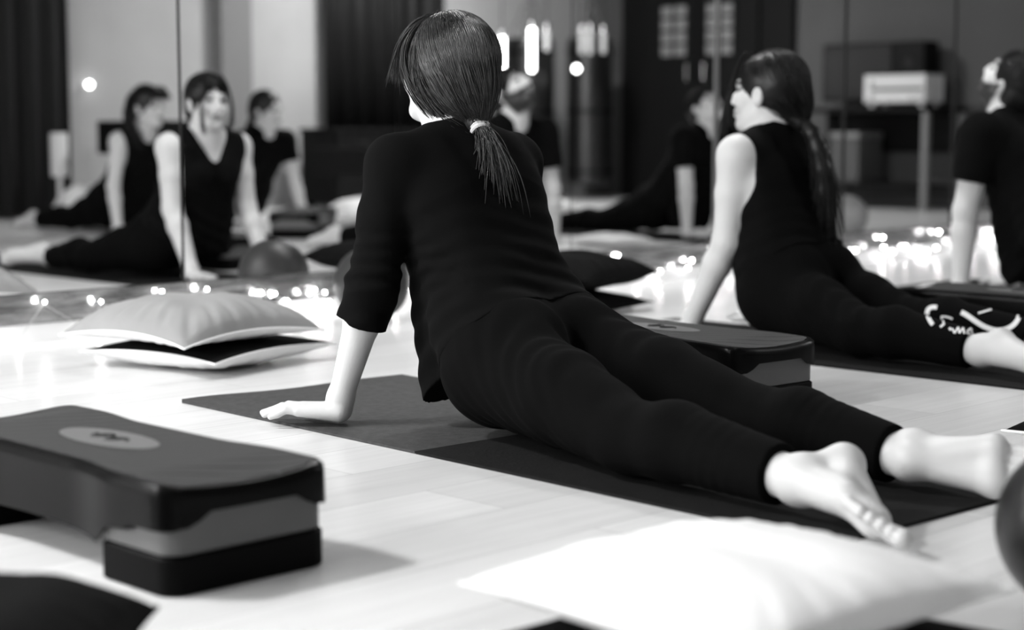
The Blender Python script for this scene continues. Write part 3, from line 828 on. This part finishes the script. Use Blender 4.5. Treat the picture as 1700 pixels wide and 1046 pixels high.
# writing printed on the calf of the woman behind the step
def leg_print(root, strokes):
    """lay ribbons of white print on the leggings; strokes are drawn in a flat drawing and projected onto the cloth"""
    from mathutils.bvhtree import BVHTree
    ob = [c for c in root.children if c.name.startswith('leggings')][0]
    bv = BVHTree.FromPolygons([v.co[:] for v in ob.data.vertices], [p.vertices[:] for p in ob.data.polygons])
    V = []; F = []
    bpy.context.view_layer.update()
    inv = (root.matrix_world).inverted(); R3 = co.rotation_euler.to_matrix(); o0 = inv @ co.location
    for pts, wd in strokes:
        P = bez(np.array(pts, float), 26) if len(pts) > 2 else bez(np.array(pts, float), 8)
        tg = np.gradient(P, axis=0); nn = np.stack([-tg[:, 1], tg[:, 0]], 1); nn /= np.maximum(np.linalg.norm(nn, axis=1, keepdims=True), 1e-9)
        rows = []
        for p, n_ in zip(P, nn):
            row = []
            for sd in (-1, 0, 1):
                x, y = p + n_ * sd * wd / 2
                d = inv.to_3x3() @ (R3 @ Vector(((x - 850) / 2850, (523 - y) / 2850, -1)))
                hit = bv.ray_cast(o0, d.normalized())
                row.append(None if hit[0] is None else hit[0] + hit[1] * .002)
            rows.append(row)
        for r0, r1 in zip(rows[:-1], rows[1:]):
            for j in (0, 1):
                q = (r0[j], r0[j + 1], r1[j + 1], r1[j])
                if any(v is None for v in q): continue
                if max((q[0] - q[2]).length, (q[1] - q[3]).length) > .04: continue
                n = len(V); V += list(q); F.append((n, n + 1, n + 2, n + 3))
    import bmesh
    me = ob.data; me.materials.append(M['print']); b = bmesh.new(); b.from_mesh(me)
    for q in range(0, len(V), 4):
        f = b.faces.new([b.verts.new(v) for v in V[q:q + 4]]); f.material_index = 1
    b.to_mesh(me); b.free(); me.update()

PRINT = [([(1556, 511), (1538, 507), (1534, 524), (1549, 540)], 7), ([(1596, 519), (1626, 531), (1645, 574), (1704, 552), (1697, 515), (1687, 511)], 8),
         ([(1624, 521), (1655, 512)], 3), ([(1582, 530), (1572, 525), (1563, 526)], 3), ([(1563, 526), (1567, 539)], 3), ([(1568, 538), (1561, 544)], 4),
         ([(1576, 545), (1579, 549)], 4), ([(1581, 546), (1585, 554)], 3), ([(1585, 554), (1591, 544)], 3), ([(1591, 544), (1593, 554)], 3), ([(1593, 554), (1599, 545)], 3), ([(1599, 545), (1601, 555)], 3),
         ([(1612, 546), (1603, 550), (1604, 557), (1610, 553)], 3), ([(1612, 546), (1611, 552), (1615, 555)], 3)]
# ------------------------------------------------------------------ yoga mats
def yoga_mat(name_label, x0, x1, y0, y1, z, th, m, wavy=0., rz=0, pivot=(0, 0)):
    nx, ny = 14, 50; V = []; F = []
    for lay in (0, 1):
        for i in range(nx + 1):
            for j in range(ny + 1):
                u, v = i / nx, j / ny
                x = x0 + (x1 - x0) * u; y = y0 + (y1 - y0) * v
                zz = z + (th if lay else 0)
                if lay and wavy:
                    e = max(0, (v - .93) / .07); zz += wavy * e * (.5 + .5 * math.sin(u * 9 + 1))
                y += .012 * math.sin(u * 5 + 1) * max(0, (v - .8) / .2) * (1 if wavy else 0)
                V.append((x, y, zz))
    n1 = (nx + 1) * (ny + 1)
    for i in range(nx):
        for j in range(ny):
            a = i * (ny + 1) + j; F.append((a, a + 1, a + ny + 2, a + ny + 1)[::-1]); F.append((a + n1, a + 1 + n1, a + ny + 2 + n1, a + ny + 1 + n1))
    for j in range(ny):
        for i in (0, nx):
            a = i * (ny + 1) + j; F.append((a, a + 1, a + 1 + n1, a + n1))
    for i in range(nx):
        for j in (0, ny):
            a = i * (ny + 1) + j; b = a + ny + 1; F.append((a, b, b + n1, a + n1))
    o = mesh_obj('yoga_mat', [(v[0] - pivot[0], v[1] - pivot[1], v[2]) for v in V], F, m, None, False); o.location = (pivot[0], pivot[1], 0); o.rotation_euler[2] = rz
    return tag(o, name_label, 'yoga mat', 'yoga mats')
yoga_mat('lit half of the grey yoga mat under the hands of the woman in front', 2.09, 2.70, 2.345, 3.14, .0, .005, M['mat'], .004, math.radians(-2.4), (2.09, 2.35))  # lit part of a single mat, split where the shade begins
yoga_mat('yoga mat half under the legs of the woman in front, painted in shade tone', 2.09, 2.70, 1.385, 2.342, .0, .0055, M['matdark'], 0, math.radians(-2.4), (2.09, 2.35))  # rest of the same mat, its shade painted as a darker colour
yoga_mat('black yoga mat under the woman with the long ponytail', 3.60, 4.18, 1.72, 3.45, .0, .005, M['matdark'])
yoga_mat('black yoga mat under the bearded man', 5.50, 6.12, 1.75, 3.55, .0, .005, M['matdark'])

# ------------------------------------------------------------------ exercise steps
def make_step(label, loc, rz):
    t = empty('aerobic_step', loc, label, 'exercise step', 'exercise steps', rz)
    Lh, Wh, Z = .35, .138, .148
    def outline(inset, n=18):
        pts = []
        def hw(y): return Wh - .016 * (1 - min(1, max(0, (abs(y) - .10) / .13)) ** 2 * (3 - 2 * min(1, max(0, (abs(y) - .10) / .13)))) - inset
        r = .035 - inset * .4; L = Lh - inset
        ys = np.linspace(-L + r, L - r, 29)
        right = [(hw(y), y) for y in ys]
        c = [(hw(L) - r + r * math.cos(a), L - r + r * math.sin(a)) for a in np.linspace(0, math.pi / 2, 7)[1:]]
        top = [(x, L + .004 * (1 - (x / Wh) ** 2)) for x in np.linspace(hw(L) - r, -(hw(L) - r), 13)[1:-1]]
        half = right + c + top + [(-x, y) for x, y in c[::-1]]
        left = [(-x, y) for x, y in right[::-1]]
        bot = [(x, -y) for x, y in [(-x, y) for x, y in c]][::-1]
        bot = [(-x, -y) for x, y in c] ; bt = [(-x, -y) for x, y in top]
        b2 = [(x, -y) for x, y in c[::-1]]
        return half + left + bot + bt + b2
    def ztop(x, y):
        e = min(1, max(0, (abs(y) - .24) / .09)); e = e * e * (3 - 2 * e)
        return -.011 * e * (1 - min(1, (x / Wh) ** 2))
    def zlow(x, y):
        ax, ay = abs(x), abs(y)
        if ay > Lh - .02 and ax < Wh - .02:                # short end: lugs at the corners
            return .108 if ax < .075 else (.108 - (ax - .075) / .02 * .018 if ax < .095 else .090)
        if ay > .21: return .088 if ay > .27 else .078
        if ay > .18: return .078 - (.21 - ay) / .03 * .03
        return .05 + .006 * (1 - (ay / .18) ** 2)
    lv = [(.012, 'top'), (.005, -.001), (.0, -.007), (-.001, -.016), (-.002, 'low'), (.006, 'low2')]
    rings = []
    for ins, kz in lv:
        o_ = outline(ins); ring = []
        for x, y in o_:
            if kz == 'top': z = Z + ztop(x, y)
            elif kz == 'low': z = zlow(x, y)
            elif kz == 'low2': z = zlow(x, y) + .002
            else: z = Z + kz + ztop(x, y)
            ring.append((x, y, z))
        rings.append(ring)
    n = len(rings[0]); V = sum(rings, []); F = []
    for i in range(len(rings) - 1):
        for j in range(n): F.append((i * n + j, (i + 1) * n + j, (i + 1) * n + (j + 1) % n, i * n + (j + 1) % n))
    b = (len(rings) - 1) * n
    V += [(x * .96, y * .985, Z - .03 + ztop(x, y)) for x, y, z in rings[0]]
    for j in range(n): F.append((b + j, b + n + j, b + n + (j + 1) % n, b + (j + 1) % n))
    F.append(tuple(range(b + n, b + 2 * n)))
    plat = MB().add(V, F).build('platform', M['shell'], t, True)
    # rubber top sheet as a grid following the dished ends
    V = []; F = []; ny, nx = 60, 16
    for j in range(ny + 1):
        y = -Lh + .012 + (2 * Lh - .024) * j / ny
        q = min(1, max(0, (abs(y) - .10) / .13)); hw = Wh - .016 * (1 - q * q * (3 - 2 * q)) - .012
        ed = max(0, abs(y) - (Lh - .012 - .03)); hw -= .03 - math.sqrt(max(0, .0009 - ed * ed)) if ed > 0 else 0
        for i in range(nx + 1):
            x = hw * (2 * i / nx - 1); V.append((x, y, Z + ztop(x, y) + .0006))
    for j in range(ny):
        for i in range(nx): a = j * (nx + 1) + i; F.append((a, a + 1, a + nx + 2, a + nx + 1))
    mesh_obj('top_surface', V, F, M['rubber'], t, True)
    V = [(.045 * math.cos(a), .115 * math.sin(a), Z + .0016) for a in np.linspace(0, 2 * math.pi, 49)[:-1]]
    V += [(x * .9, y * .93, Z + .002) for x, y, z in V]; V.append((0, 0, Z + .002))
    F = [(i, (i + 1) % 48, 48 + (i + 1) % 48, 48 + i) for i in range(48)] + [(48 + i, 48 + (i + 1) % 48, 96) for i in range(48)]
    lg = mesh_obj('logo_badge', V, F, M['logo'], t, False); lg['label'] = 'light oval badge'
    mk = MB()          # worn wavy mark in the middle of the badge
    mk.tube([(.010 * math.sin(a * 2.2), -.045 + .09 * a / 6.28, Z + .0018) for a in np.linspace(0, 6.28, 30)], [.0015 + .004 * math.sin(a / 2) for a in np.linspace(.1, 6.2, 30)], 6)
    mk.build('badge_mark', M['rubber'], lg)
    for q in (-1, 1):
        for nm, z0, z1, ins, m in (('base_block', 0, .052, 0, 'base'), ('riser_block', .052, .112, .003, 'riser')):
            mb = MB(); lo = (-Wh + .006 + ins, .185 + ins, z0); hi = (Wh - .006 - ins, Lh - .002 - ins, z1)
            r = .028; pts = []
            for cx, cy, a0 in ((hi[0] - r, hi[1] - r, 0), (lo[0] + r, hi[1] - r, 90), (lo[0] + r * .4, lo[1] + r * .4, 180), (hi[0] - r * .4, lo[1] + r * .4, 270)):
                rr = r if a0 < 180 else r * .4
                for a in np.linspace(a0, a0 + 90, 7): pts.append((cx + rr * math.cos(math.radians(a)), cy + rr * math.sin(math.radians(a))))
            nn = len(pts); V = []; F = []
            for dz, sc in ((z0 + .003, .0), (z0, .003), ):
                pass
            cyc = (lo[1] + hi[1]) / 2
            prof = [(z0, .004), (z0 + .003, 0), (z1 - .003, 0), (z1, .003)]
            for z, i_ in prof:
                for x, y in pts: V.append((x * (1 - i_ / Wh), cyc + (y - cyc) * (1 - i_ / .08), z))
            for i in range(3):
                for j in range(nn): F.append((i * nn + j, i * nn + (j + 1) % nn, (i + 1) * nn + (j + 1) % nn, (i + 1) * nn + j))
            F += [tuple(range(nn))[::-1], tuple(range(3 * nn, 4 * nn))]
            if q < 0: V = [(-x, -y, z) for x, y, z in V]
            mb.add(V, F).build(nm, M[m], t, True)
    return t
step = make_step('large black exercise step in front, with a light oval badge on its top', (1.335, 2.17, 0), math.radians(0))
def put_step(label, loc, rz):
    c = copy_tree(step); c.location = loc; c.rotation_euler[2] = rz; c['label'] = label; return c
put_step('black exercise step with grey riser between the two women', (2.99, 2.51, 0), math.radians(-4))
put_step('black exercise step lying beyond the legs of the woman with the long ponytail', (4.36, 2.35, 0), math.radians(-2))

# ------------------------------------------------------------------ cushions
def make_cushion(label, loc, sx, sy, h, top, bottom, rz=0, tilt=(0, 0), seed=0, group='cushions', wr=1.0, ht=None, hb=None, droop=0.):
    ht = h * .58 if ht is None else ht; hb = h * .42 if hb is None else hb
    t = empty('cushion', loc, label, 'cushion', group, rz); t.rotation_euler = (tilt[0], tilt[1], rz)
    N = 48; rg = np.random.default_rng(seed); ph = rg.uniform(0, 6.28, 8)
    def grid(sgn, hh):
        V = np.zeros((N + 1, N + 1, 3))
        for i in range(N + 1):
            for j in range(N + 1):
                u = 2 * i / N - 1; v = 2 * j / N - 1
                # sides pull in between the corners
                x = u * (1 - .075 * (1 - v * v) * abs(u) ** 2.) ; y = v * (1 - .075 * (1 - u * u) * abs(v) ** 2.)
                pr = (max(0, 1 - abs(u) ** 2.4) * max(0, 1 - abs(v) ** 2.4)) ** .48
                ed = max(abs(u), abs(v)); f = max(0, (ed - .45) / .55) * (1 - ed ** 8)
                a = math.atan2(v, u)
                fold = f * (.5 * math.sin(a * 23 + ph[0]) + .35 * math.sin(a * 41 + ph[1] + 3 * u) + .3 * math.sin(a * 11 + ph[2]))
                lump = .04 * math.sin(u * 4 + ph[3]) * math.sin(v * 3.3 + ph[4]) + .03 * math.sin(u * 7 - v * 5 + ph[5])
                z = sgn * hh * (pr * (1 + lump * wr) + .10 * fold * wr) + .004 * math.sin(u * 9 + ph[6]) * (1 - ed) 
                V[i, j] = (x * sx / 2, y * sy / 2, z + hb - droop * (u * v) ** 2)
        F = [(i * (N + 1) + j, (i + 1) * (N + 1) + j, (i + 1) * (N + 1) + j + 1, i * (N + 1) + j + 1) for i in range(N) for j in range(N)]
        if sgn < 0: F = [f[::-1] for f in F]
        return V.reshape(-1, 3), F
    V, F = grid(1, ht); mesh_obj('top_cover', V, F, top, t)
    V2, F2 = grid(-1, hb); V2[:, 2] = np.maximum(V2[:, 2], 0.0)
    # underside cover reaches a little outside the seam
    mesh_obj('underside_cover', V2, F2, bottom, t)
    P = [(V[i * (N + 1)]) for i in range(N)] + [V[N * (N + 1) + j] for j in range(N)] + [V[(N - i) * (N + 1) + N] for i in range(N)] + [V[N - j] for j in range(N)]
    MB().tube([Vector(p) for p in P] + [Vector(P[0])], .0028, 6).build('seam', bottom, t, True)
    return t
cb = make_cushion('dark-topped cushion with white underside at the bottom of the pile by the mirror', (2.545, 3.64, .0), .47, .45, .085, M['cushdark'], M['cushwhite'], math.radians(13), seed=1, ht=.012, hb=.052, droop=.012, wr=.8, group='cushions in the pile by the mirror')
make_cushion('plump grey cushion on top of the pile by the mirror', (2.50, 3.65, .068), .48, .46, .105, M['cushgrey'], M['cushwhite'], math.radians(8), seed=2, ht=.078, hb=.036, droop=.022, wr=1.2, group='cushions in the pile by the mirror')
make_cushion('dark cushion under the big white cushion in the foreground', (1.55, 1.175, .0), .46, .45, .03, M['cushdark'], M['cushdark'], math.radians(2), seed=3, group='cushions in the foreground')
make_cushion('big white cushion close to the camera, on top of a dark one', (1.555, 1.19, .036), .46, .44, .088, M['cushwhite'], M['cushwhite'], math.radians(-4), seed=4, wr=.6, group='cushions in the foreground')
make_cushion('black cushion cut off by the bottom left corner', (.79, 1.62, .0), .40, .38, .135, M['cushdark'], M['cushdark'], math.radians(-40), seed=5, wr=.5, group='cushions in the foreground')
make_cushion('lower dark cushion of the two behind the back of the woman in front', (4.10, 3.86, .0), .42, .42, .07, M['cushdark'], M['cushdark'], math.radians(4), seed=6, group='cushions in the dark pile')
make_cushion('upper dark cushion of the two behind the back of the woman in front', (4.12, 3.86, .076), .44, .44, .12, M['cushdark'], M['cushdark'], math.radians(10), seed=7, group='cushions in the dark pile')
make_cushion('dark cushion with white underside cut off by the right edge', (3.15, 1.41, .0), .44, .42, .075, M['cushdark'], M['cushwhite'], math.radians(2), seed=8, group='loose cushions')

# ------------------------------------------------------------------ exercise balls
def ball(label, x, y, r, m, group='exercise balls'):
    t = empty('exercise_ball', (x, y, 0), label, 'exercise ball', group)
    MB().sphere((0, 0, r - .001), (r, r, r), 48, 28).build('ball_skin', m, t, True)
    MB().lathe([(.012, 0), (.012, .003), (.006, .004), (.005, .0045)], (0, 0, 0), 16).build('plug', M['base'], t, True)
    p = t.children[1]; p.location = (0, 0, 2 * r - .003); return t
ball('dark exercise ball cut off by the right edge near the feet', 1.975, .97, .110, M['balldark'])
ball('grey exercise ball by the mirror, seen under the arm of the woman in front', 3.46, 4.08, .118, M['ballgrey'])
ball('pale exercise ball reflected below the desk', 7.95, 3.30, .12, M['balllight'])

# ------------------------------------------------------------------ fairy lights along the skirting
fl = empty('fairy_light_string', (5.5, MIR - .016, 0), 'string of tiny white fairy lights along the foot of the mirror wall', 'fairy lights')
pts = []; rgl = np.random.default_rng(5); x = 2.35
xs = []
while x < 8.6:
    xs.append(x); x += rgl.choice([.02, .03, .05, .10, .16])
xs = np.array(xs[:95])
zs = .012 + .115 * rgl.random(len(xs)) ** 1.2; ys = -rgl.random(len(xs)) * .05
MB().tube([(a - 5.5, b * .6, max(.004, c - .006)) for a, b, c in zip(xs, ys, zs)], .0012, 5).build('wire', M['wire'], fl, True)
bm0 = None
for a, b, c in zip(xs, ys, zs):
    if bm0 is None: bm0 = MB().sphere((0, 0, 0), .0042, 8, 6).build('bulb', M['bulb'], fl, True); o = bm0
    else: o = bm0.copy(); COL.objects.link(o)
    o.location = (a - 5.5, b, c)

# ------------------------------------------------------------------ things at the back of the room, seen in the mirror
def drape(label, x0, x1, y, z0, z1, m, folds):
    n = folds * 10; V = []; F = []
    for i in range(n + 1):
        u = i / n; xx = x0 + (x1 - x0) * u; yy = y + .03 * math.sin(u * folds * 2 * math.pi) + .01 * math.sin(u * 31)
        V += [(xx, yy, z0), (xx, yy, z1), (xx, yy + .006, z1), (xx, yy + .006, z0)]
    for i in range(n):
        a = 4 * i; b = a + 4
        F += [(a, b, b + 1, a + 1), (a + 1, b + 1, b + 2, a + 2), (a + 2, b + 2, b + 3, a + 3), (a + 3, b + 3, b, a)]
    t = empty('curtain', ((x0 + x1) / 2, y, 0), label, 'curtain', 'dark curtains')
    o = mesh_obj('curtain_cloth', [(v[0] - (x0 + x1) / 2, v[1] - y, v[2]) for v in V], F, m, t)
    MB().tube([(x0 - (x1 + x0) / 2 - .05, 0, z1 + .02), (x1 - (x0 + x1) / 2 + .05, 0, z1 + .02)], .014, 10).build('curtain_rod', M['blackwood'], t, True)
    return t
drape('dark curtain reflected at the left edge of the mirror wall', 4.7, 6.20, BACK + .10, .02, 2.6, M['curtain'], 9)
drape('black curtain reflected behind the head of the woman in front', 8.42, 9.68, BACK + .10, .02, 2.6, M['blackwood'], 7)

def cabinet(label, x0, x1, y0, y1, h):
    t = empty('low_cabinet', ((x0 + x1) / 2, (y0 + y1) / 2, 0), label, 'cabinet')
    hw = (x1 - x0) / 2; hd = (y1 - y0) / 2
    MB().box((-hw, -hd, .04), (hw, hd - .02, h - .03), .004).build('body', M['blackwood'], t)
    MB().box((-hw - .02, -hd, h - .03), (hw + .02, hd + .01, h), .006).build('cabinet_top', M['blackwood'], t)
    for i in range(3):
        d = MB().box((-hw + .01 + i * 2 * hw / 3, hd - .02, .06), (-hw - .01 + (i + 1) * 2 * hw / 3, hd, h - .05), .004).build('door', M['blackwood'], t)
        MB().tube([(-hw + (i + .5) * 2 * hw / 3 - .05, hd + .012, h - .1), (-hw + (i + .5) * 2 * hw / 3 + .05, hd + .012, h - .1)], .005, 8).build('handle', M['alufaint'], d, True)
    for sx in (-1, 1):
        for sy in (-1, 1): MB().box((sx * (hw - .05) - .02, sy * (hd - .05) - .02, 0), (sx * (hw - .05) + .02, sy * (hd - .05) + .02, .04)).build('foot', M['blackwood'], t)
cabinet('low black cabinet in front of the black curtain', 8.10, 9.55, BACK + .2, BACK + .62, .60)

def speaker(label, x, y, h, w_=.2, d=.22):
    t = empty('loudspeaker', (x, y, 0), label, 'loudspeaker', 'loudspeakers')
    MB().box((-w_ / 2, -d / 2, .02), (w_ / 2, d / 2, h), .008).build('enclosure', M['blackwood'], t)
    for z, r in ((h - .12, .035), (h - .3, .075)):
        MB().lathe([(r, 0), (r * .9, .004), (r * .5, -.006), (.3 * r, .004), (.05 * r, .008)], (0, 0, 0), 24).build('driver', M['vinyl'], t, True)
        t.children[-1].rotation_euler = (-math.pi / 2, 0, 0); t.children[-1].location = (0, d / 2 + .001, z)
    for sx in (-1, 1):
        for sy in (-1, 1): MB().lathe([(.015, 0), (.018, .02)], (sx * w_ * .38, sy * d * .38, 0), 12).build('foot', M['vinyl'], t, True)
speaker('tall black loudspeaker reflected beside the dark curtain', 6.33, BACK + .25, .84)
speaker('slim black loudspeaker reflected behind the half hidden woman', 7.98, BACK + .45, .66, .14, .2)

# white floor lamp and cushions behind the woman with the fringe
t = empty('floor_lamp', (5.98, -1.58, 0), 'small white column lamp behind the woman with the fringe', 'lamp')
MB().lathe([(.10, 0), (.10, .015), (.02, .02), (.015, .3)], n=24).build('base', M['white'], t, True)
MB().lathe([(.055, .28), (.058, .30), (.058, .56), (.055, .57)], n=24).build('lamp_shade', M['white'], t, True)
make_cushion('white cushion reflected beside the small column lamp', (5.87, -1.10, .0), .33, .32, .24, M['cushwhite'], M['cushwhite'], .3, seed=12, group='pale cushions at the back')
sp = empty('wall_lamp', (6.39, BACK, 0), 'small round glowing lamp on the back wall above the loudspeaker', 'lamp')
MB().lathe([(.03, 0), (.032, .02), (.02, .03)], n=20).build('lamp_base', M['white'], sp, True)
sp.children[0].rotation_euler = (-math.pi / 2, 0, 0); sp.children[0].location = (0, 0, .90)
MB().sphere((0, .045, .90), .022, 20, 12).build('lamp_globe', M['tubeglow'], sp, True)
# clutter on the floor between the rows
for i, (x_, y_, m_, h_, w_, lb) in enumerate([
    (6.98, .30, 'cushwhite', .16, .34, 'plump white cushion reflected to the right of the low dark step'),
    (6.02, 1.52, 'cushgrey', .11, .36, 'pale grey cushion reflected in front of the low dark step'),
    (7.95, -.7, 'cushgrey', .12, .4, 'grey cushion reflected far back beside the low cabinet'),
    (8.12, .85, 'cushwhite', .15, .36, 'white cushion reflected beside the arm of the bearded man'),
    (6.62, 2.75, 'cushwhite', .06, .34, 'flat white cushion reflected between the two men')]):
    make_cushion(lb, (x_, y_, 0), w_, w_ * .9, h_, M[m_], M['cushwhite'], .4 * i, seed=20 + i, group='scattered cushions in the reflection')
put_step('black exercise step reflected between the V neck woman and the raised sleeve', (6.02, .98, 0), math.radians(48))
yoga_mat('dark yoga mat reflected under the smooth-chinned man', 7.05, 7.65, 1.2, 3.1, 0, .006, M['matdark'])

# boxing bags on chains with glowing lamp tubes above
def boxing_bag(label, x, y, z0, z1, r):
    t = empty('boxing_bag', (x, y, z0), label, 'boxing bag', 'boxing bags')
    prof = [(.02, 0), (r * .8, .004), (r, .03), (r, z1 - z0 - .05), (r * .92, z1 - z0 - .01), (r * .6, z1 - z0), (.02, z1 - z0)]
    MB().lathe(prof, n=40).build('bag', M['vinyl'], t, True)
    for z in (.12, (z1 - z0) * .5, z1 - z0 - .12): MB().lathe([(r + .001, z - .012), (r + .003, z - .01), (r + .003, z + .01), (r + .001, z + .012)], n=40).build('strap', M['base'], t, True)
    tz = z1 - z0 + .38
    for k in range(4):
        a = k * math.pi / 2 + .5; A = Vector((r * .8 * math.cos(a), r * .8 * math.sin(a), z1 - z0 - .01)); B = Vector((0, 0, tz))
        mb = MB(); nL = 12
        for i in range(nL):
            c = A.lerp(B, (i + .5) / nL); d = (B - A).normalized(); u = d.orthogonal().normalized(); v = d.cross(u)
            if i % 2: u, v = v, u
            ring = [c + d * .02 * math.cos(w_) + u * .009 * math.sin(w_) for w_ in np.linspace(0, 2 * math.pi, 13)]
            mb.tube(ring, .0035, 5, False)
        mb.build('chain', M['chrome'], t, True)
    MB().tube([(0, 0, tz), (0, 0, CEIL - z0)], .008, 8).build('hanging_rod', M['chrome'], t, True)
boxing_bag('black boxing bag on chains with a pale sheen, reflected right of the bearded man', 10.78, -1.2, .12, 1.36, .19)
boxing_bag('black boxing bag on chains reflected behind the bearded man', 10.24, -1.38, .12, 1.34, .21)

def tube_lamp(label, x, y, z0, z1, m='tubeglow', r=.022):
    t = empty('hanging_lamp', (x, y, z0), label, 'hanging lamp', 'hanging tube lamps')
    MB().lathe([(r * .5, 0), (r, .012), (r, z1 - z0 - .01), (r * .7, z1 - z0)], n=16).build('lamp_tube', M[m], t, True)
    MB().lathe([(r * 1.05, z1 - z0 - .02), (r * 1.1, z1 - z0 + .03), (.004, z1 - z0 + .05)], n=16).build('socket', M['chrome'], t, True)
    MB().tube([(0, 0, z1 - z0 + .04), (0, 0, CEIL - z0)], .003, 6).build('cord', M['blackwood'], t, True)

for x_, z0, z1, m_, lb in [
    (9.45, 1.045, 1.32, 'tubeglow', 'bright glowing tube lamp reflected right beside the head of the woman in front'),
    (9.78, 1.045, 1.40, 'tubeglow', 'longest glowing tube lamp, reflected above the face of the bearded man'),
    (9.95, 1.21, 1.39, 'tubesoft', 'short dim tube lamp right of the longest glowing one'),
    (10.36, 1.20, 1.40, 'tubesoft', 'first dim tube lamp above the boxing bag with the pale sheen'),
    (10.46, 1.20, 1.41, 'tubesoft', 'second dim tube lamp above the boxing bag with the pale sheen'),
    (10.62, 1.21, 1.40, 'tubesoft', 'third dim tube lamp above the boxing bag, nearest the grey wall')]:
    tube_lamp(lb, x_, -.9, z0, z1, m_)
t = empty('hanging_lamp', (10.30, -.9, 1.08), 'small round glowing lamp hanging below the dim tube lamps', 'hanging lamp')
MB().sphere((0, 0, 0), .026, 20, 12).build('lamp_globe', M['tubeglow'], t, True)
MB().tube([(0, 0, .024), (0, 0, CEIL - 1.08)], .003, 6).build('cord', M['blackwood'], t, True)

# double door with paned windows in the end wall
dr = MB().box((RIGHT - .06, -1.42, 0), (RIGHT, .40, 2.25), .005).build('door_1', M['blackwood']); dr['kind'] = 'structure'
for y0, y1 in ((-1.17, -.56), (-.52, .08)):
    lf = MB().box((RIGHT - .09, y0, .02), (RIGHT - .06, y1, 2.1), .004).build('door_leaf', M['blackwood'], dr)
    c = -.80 if y0 < -1 else -.31
    MB().box((RIGHT - .096, c - .15, 1.20), (RIGHT - .090, c + .15, 1.64)).build('window_pane', M['pane'], lf)
    mu = MB()
    for yy in (c - .15, c, c + .15): mu.box((RIGHT - .105, yy - .010, 1.19), (RIGHT - .09, yy + .010, 1.65))
    for zz in (1.20, 1.31, 1.42, 1.53, 1.64): mu.box((RIGHT - .105, c - .16, zz - .009), (RIGHT - .09, c + .16, zz + .009))
    mu.build('glazing_bars', M['blackwood'], lf)
    MB().tube([(RIGHT - .13, y1 - .07 if y0 < -1 else y0 + .07, 1.0), (RIGHT - .13, y1 - .07 if y0 < -1 else y0 + .07, 1.14)], .008, 8).build('handle', M['chrome'], lf, True)

# desk with television and receiver
DX = 11.2
t = empty('desk', (DX, 1.36, 0), 'dark desk against the end wall carrying the television and receiver', 'desk')
MB().box((-.28, -.61, .72), (.28, .61, .755), .005).build('desk_top', M['blackwood'], t)
for sy, m_ in ((-.58, 'blackwood'), (.585, 'leg')):
    for sx in (-.25, .25): MB().box((sx - .025, sy - .025, 0), (sx + .025, sy + .025, .72), .004).build('leg', M[m_], t)
MB().box((-.26, -.56, .16), (.26, .56, .185), .004).build('lower_shelf', M['blackwood'], t)
MB().box((.24, -.56, .42), (.255, .56, .72), .002).build('back_panel', M['blackwood'], t)
t = empty('storage_box', (DX - .02, 1.20, .186), 'grey box with a pale lid on the lower shelf of the desk', 'box')
MB().box((-.16, -.13, 0), (.16, .13, .34), .01).build('box_body', M['walldark'], t); MB().box((-.165, -.135, .34), (.165, .135, .385), .01).build('lid', M['pane'], t)
t = empty('television', (DX + .10, 1.13, .756), 'dark flat television standing on the desk', 'television')
MB().box((-.02, -.32, .05), (.02, .32, .49), .006).build('frame', M['blackwood'], t)
MB().box((-.023, -.295, .075), (-.0205, .295, .465)).build('screen', M['screen'], t)
MB().box((-.012, -.03, .01), (.012, .03, .06)).build('stand_neck', M['blackwood'], t); MB().box((-.07, -.13, 0), (.07, .13, .012), .004).build('stand_foot', M['blackwood'], t)
t = empty('loudspeaker', (DX + .12, 1.62, .756), 'black box loudspeaker on the desk right of the television', 'loudspeaker')
MB().box((-.10, -.13, .0), (.10, .13, .49), .006).build('enclosure', M['blackwood'], t)
for z, r in ((.12, .08), (.33, .04)):
    o = MB().lathe([(r, 0), (r * .9, .004), (r * .5, -.006), (.3 * r, .004), (.05 * r, .008)], n=24).build('driver', M['vinyl'], t, True); o.rotation_euler = (0, -math.pi / 2, 0); o.location = (-.101, 0, z)
t = empty('hifi_receiver', (DX - .12, 1.67, .756), 'silver receiver with two rows of controls on the right end of the desk', 'receiver')
MB().box((-.13, -.26, .03), (.13, .26, .235), .006).build('casing', M['silver'], t)
MB().box((-.134, -.19, .118), (-.13, .24, .140)).build('display', M['screen'], t)
for y_, z_, r in ((-.21, .185, .028), (-.21, .085, .03), (.20, .075, .018), (.13, .075, .018)):
    o = MB().lathe([(r, 0), (r, .02), (r * .85, .026), (.002, .026)], n=24).build('knob', M['white'], t, True); o.rotation_euler = (0, -math.pi / 2, 0); o.location = (-.130, y_, z_)
for i in range(6): MB().box((-.137, -.12 + i * .04, .068), (-.13, -.095 + i * .04, .082), .002).build('button', M['white'], t)
for sy in (-.21, .21):
    for sx in (-.09, .09): MB().lathe([(.022, 0), (.022, .028), (.018, .032)], (sx, sy, 0), 16).build('foot', M['white'], t, True)

leg_print(w2, PRINT)
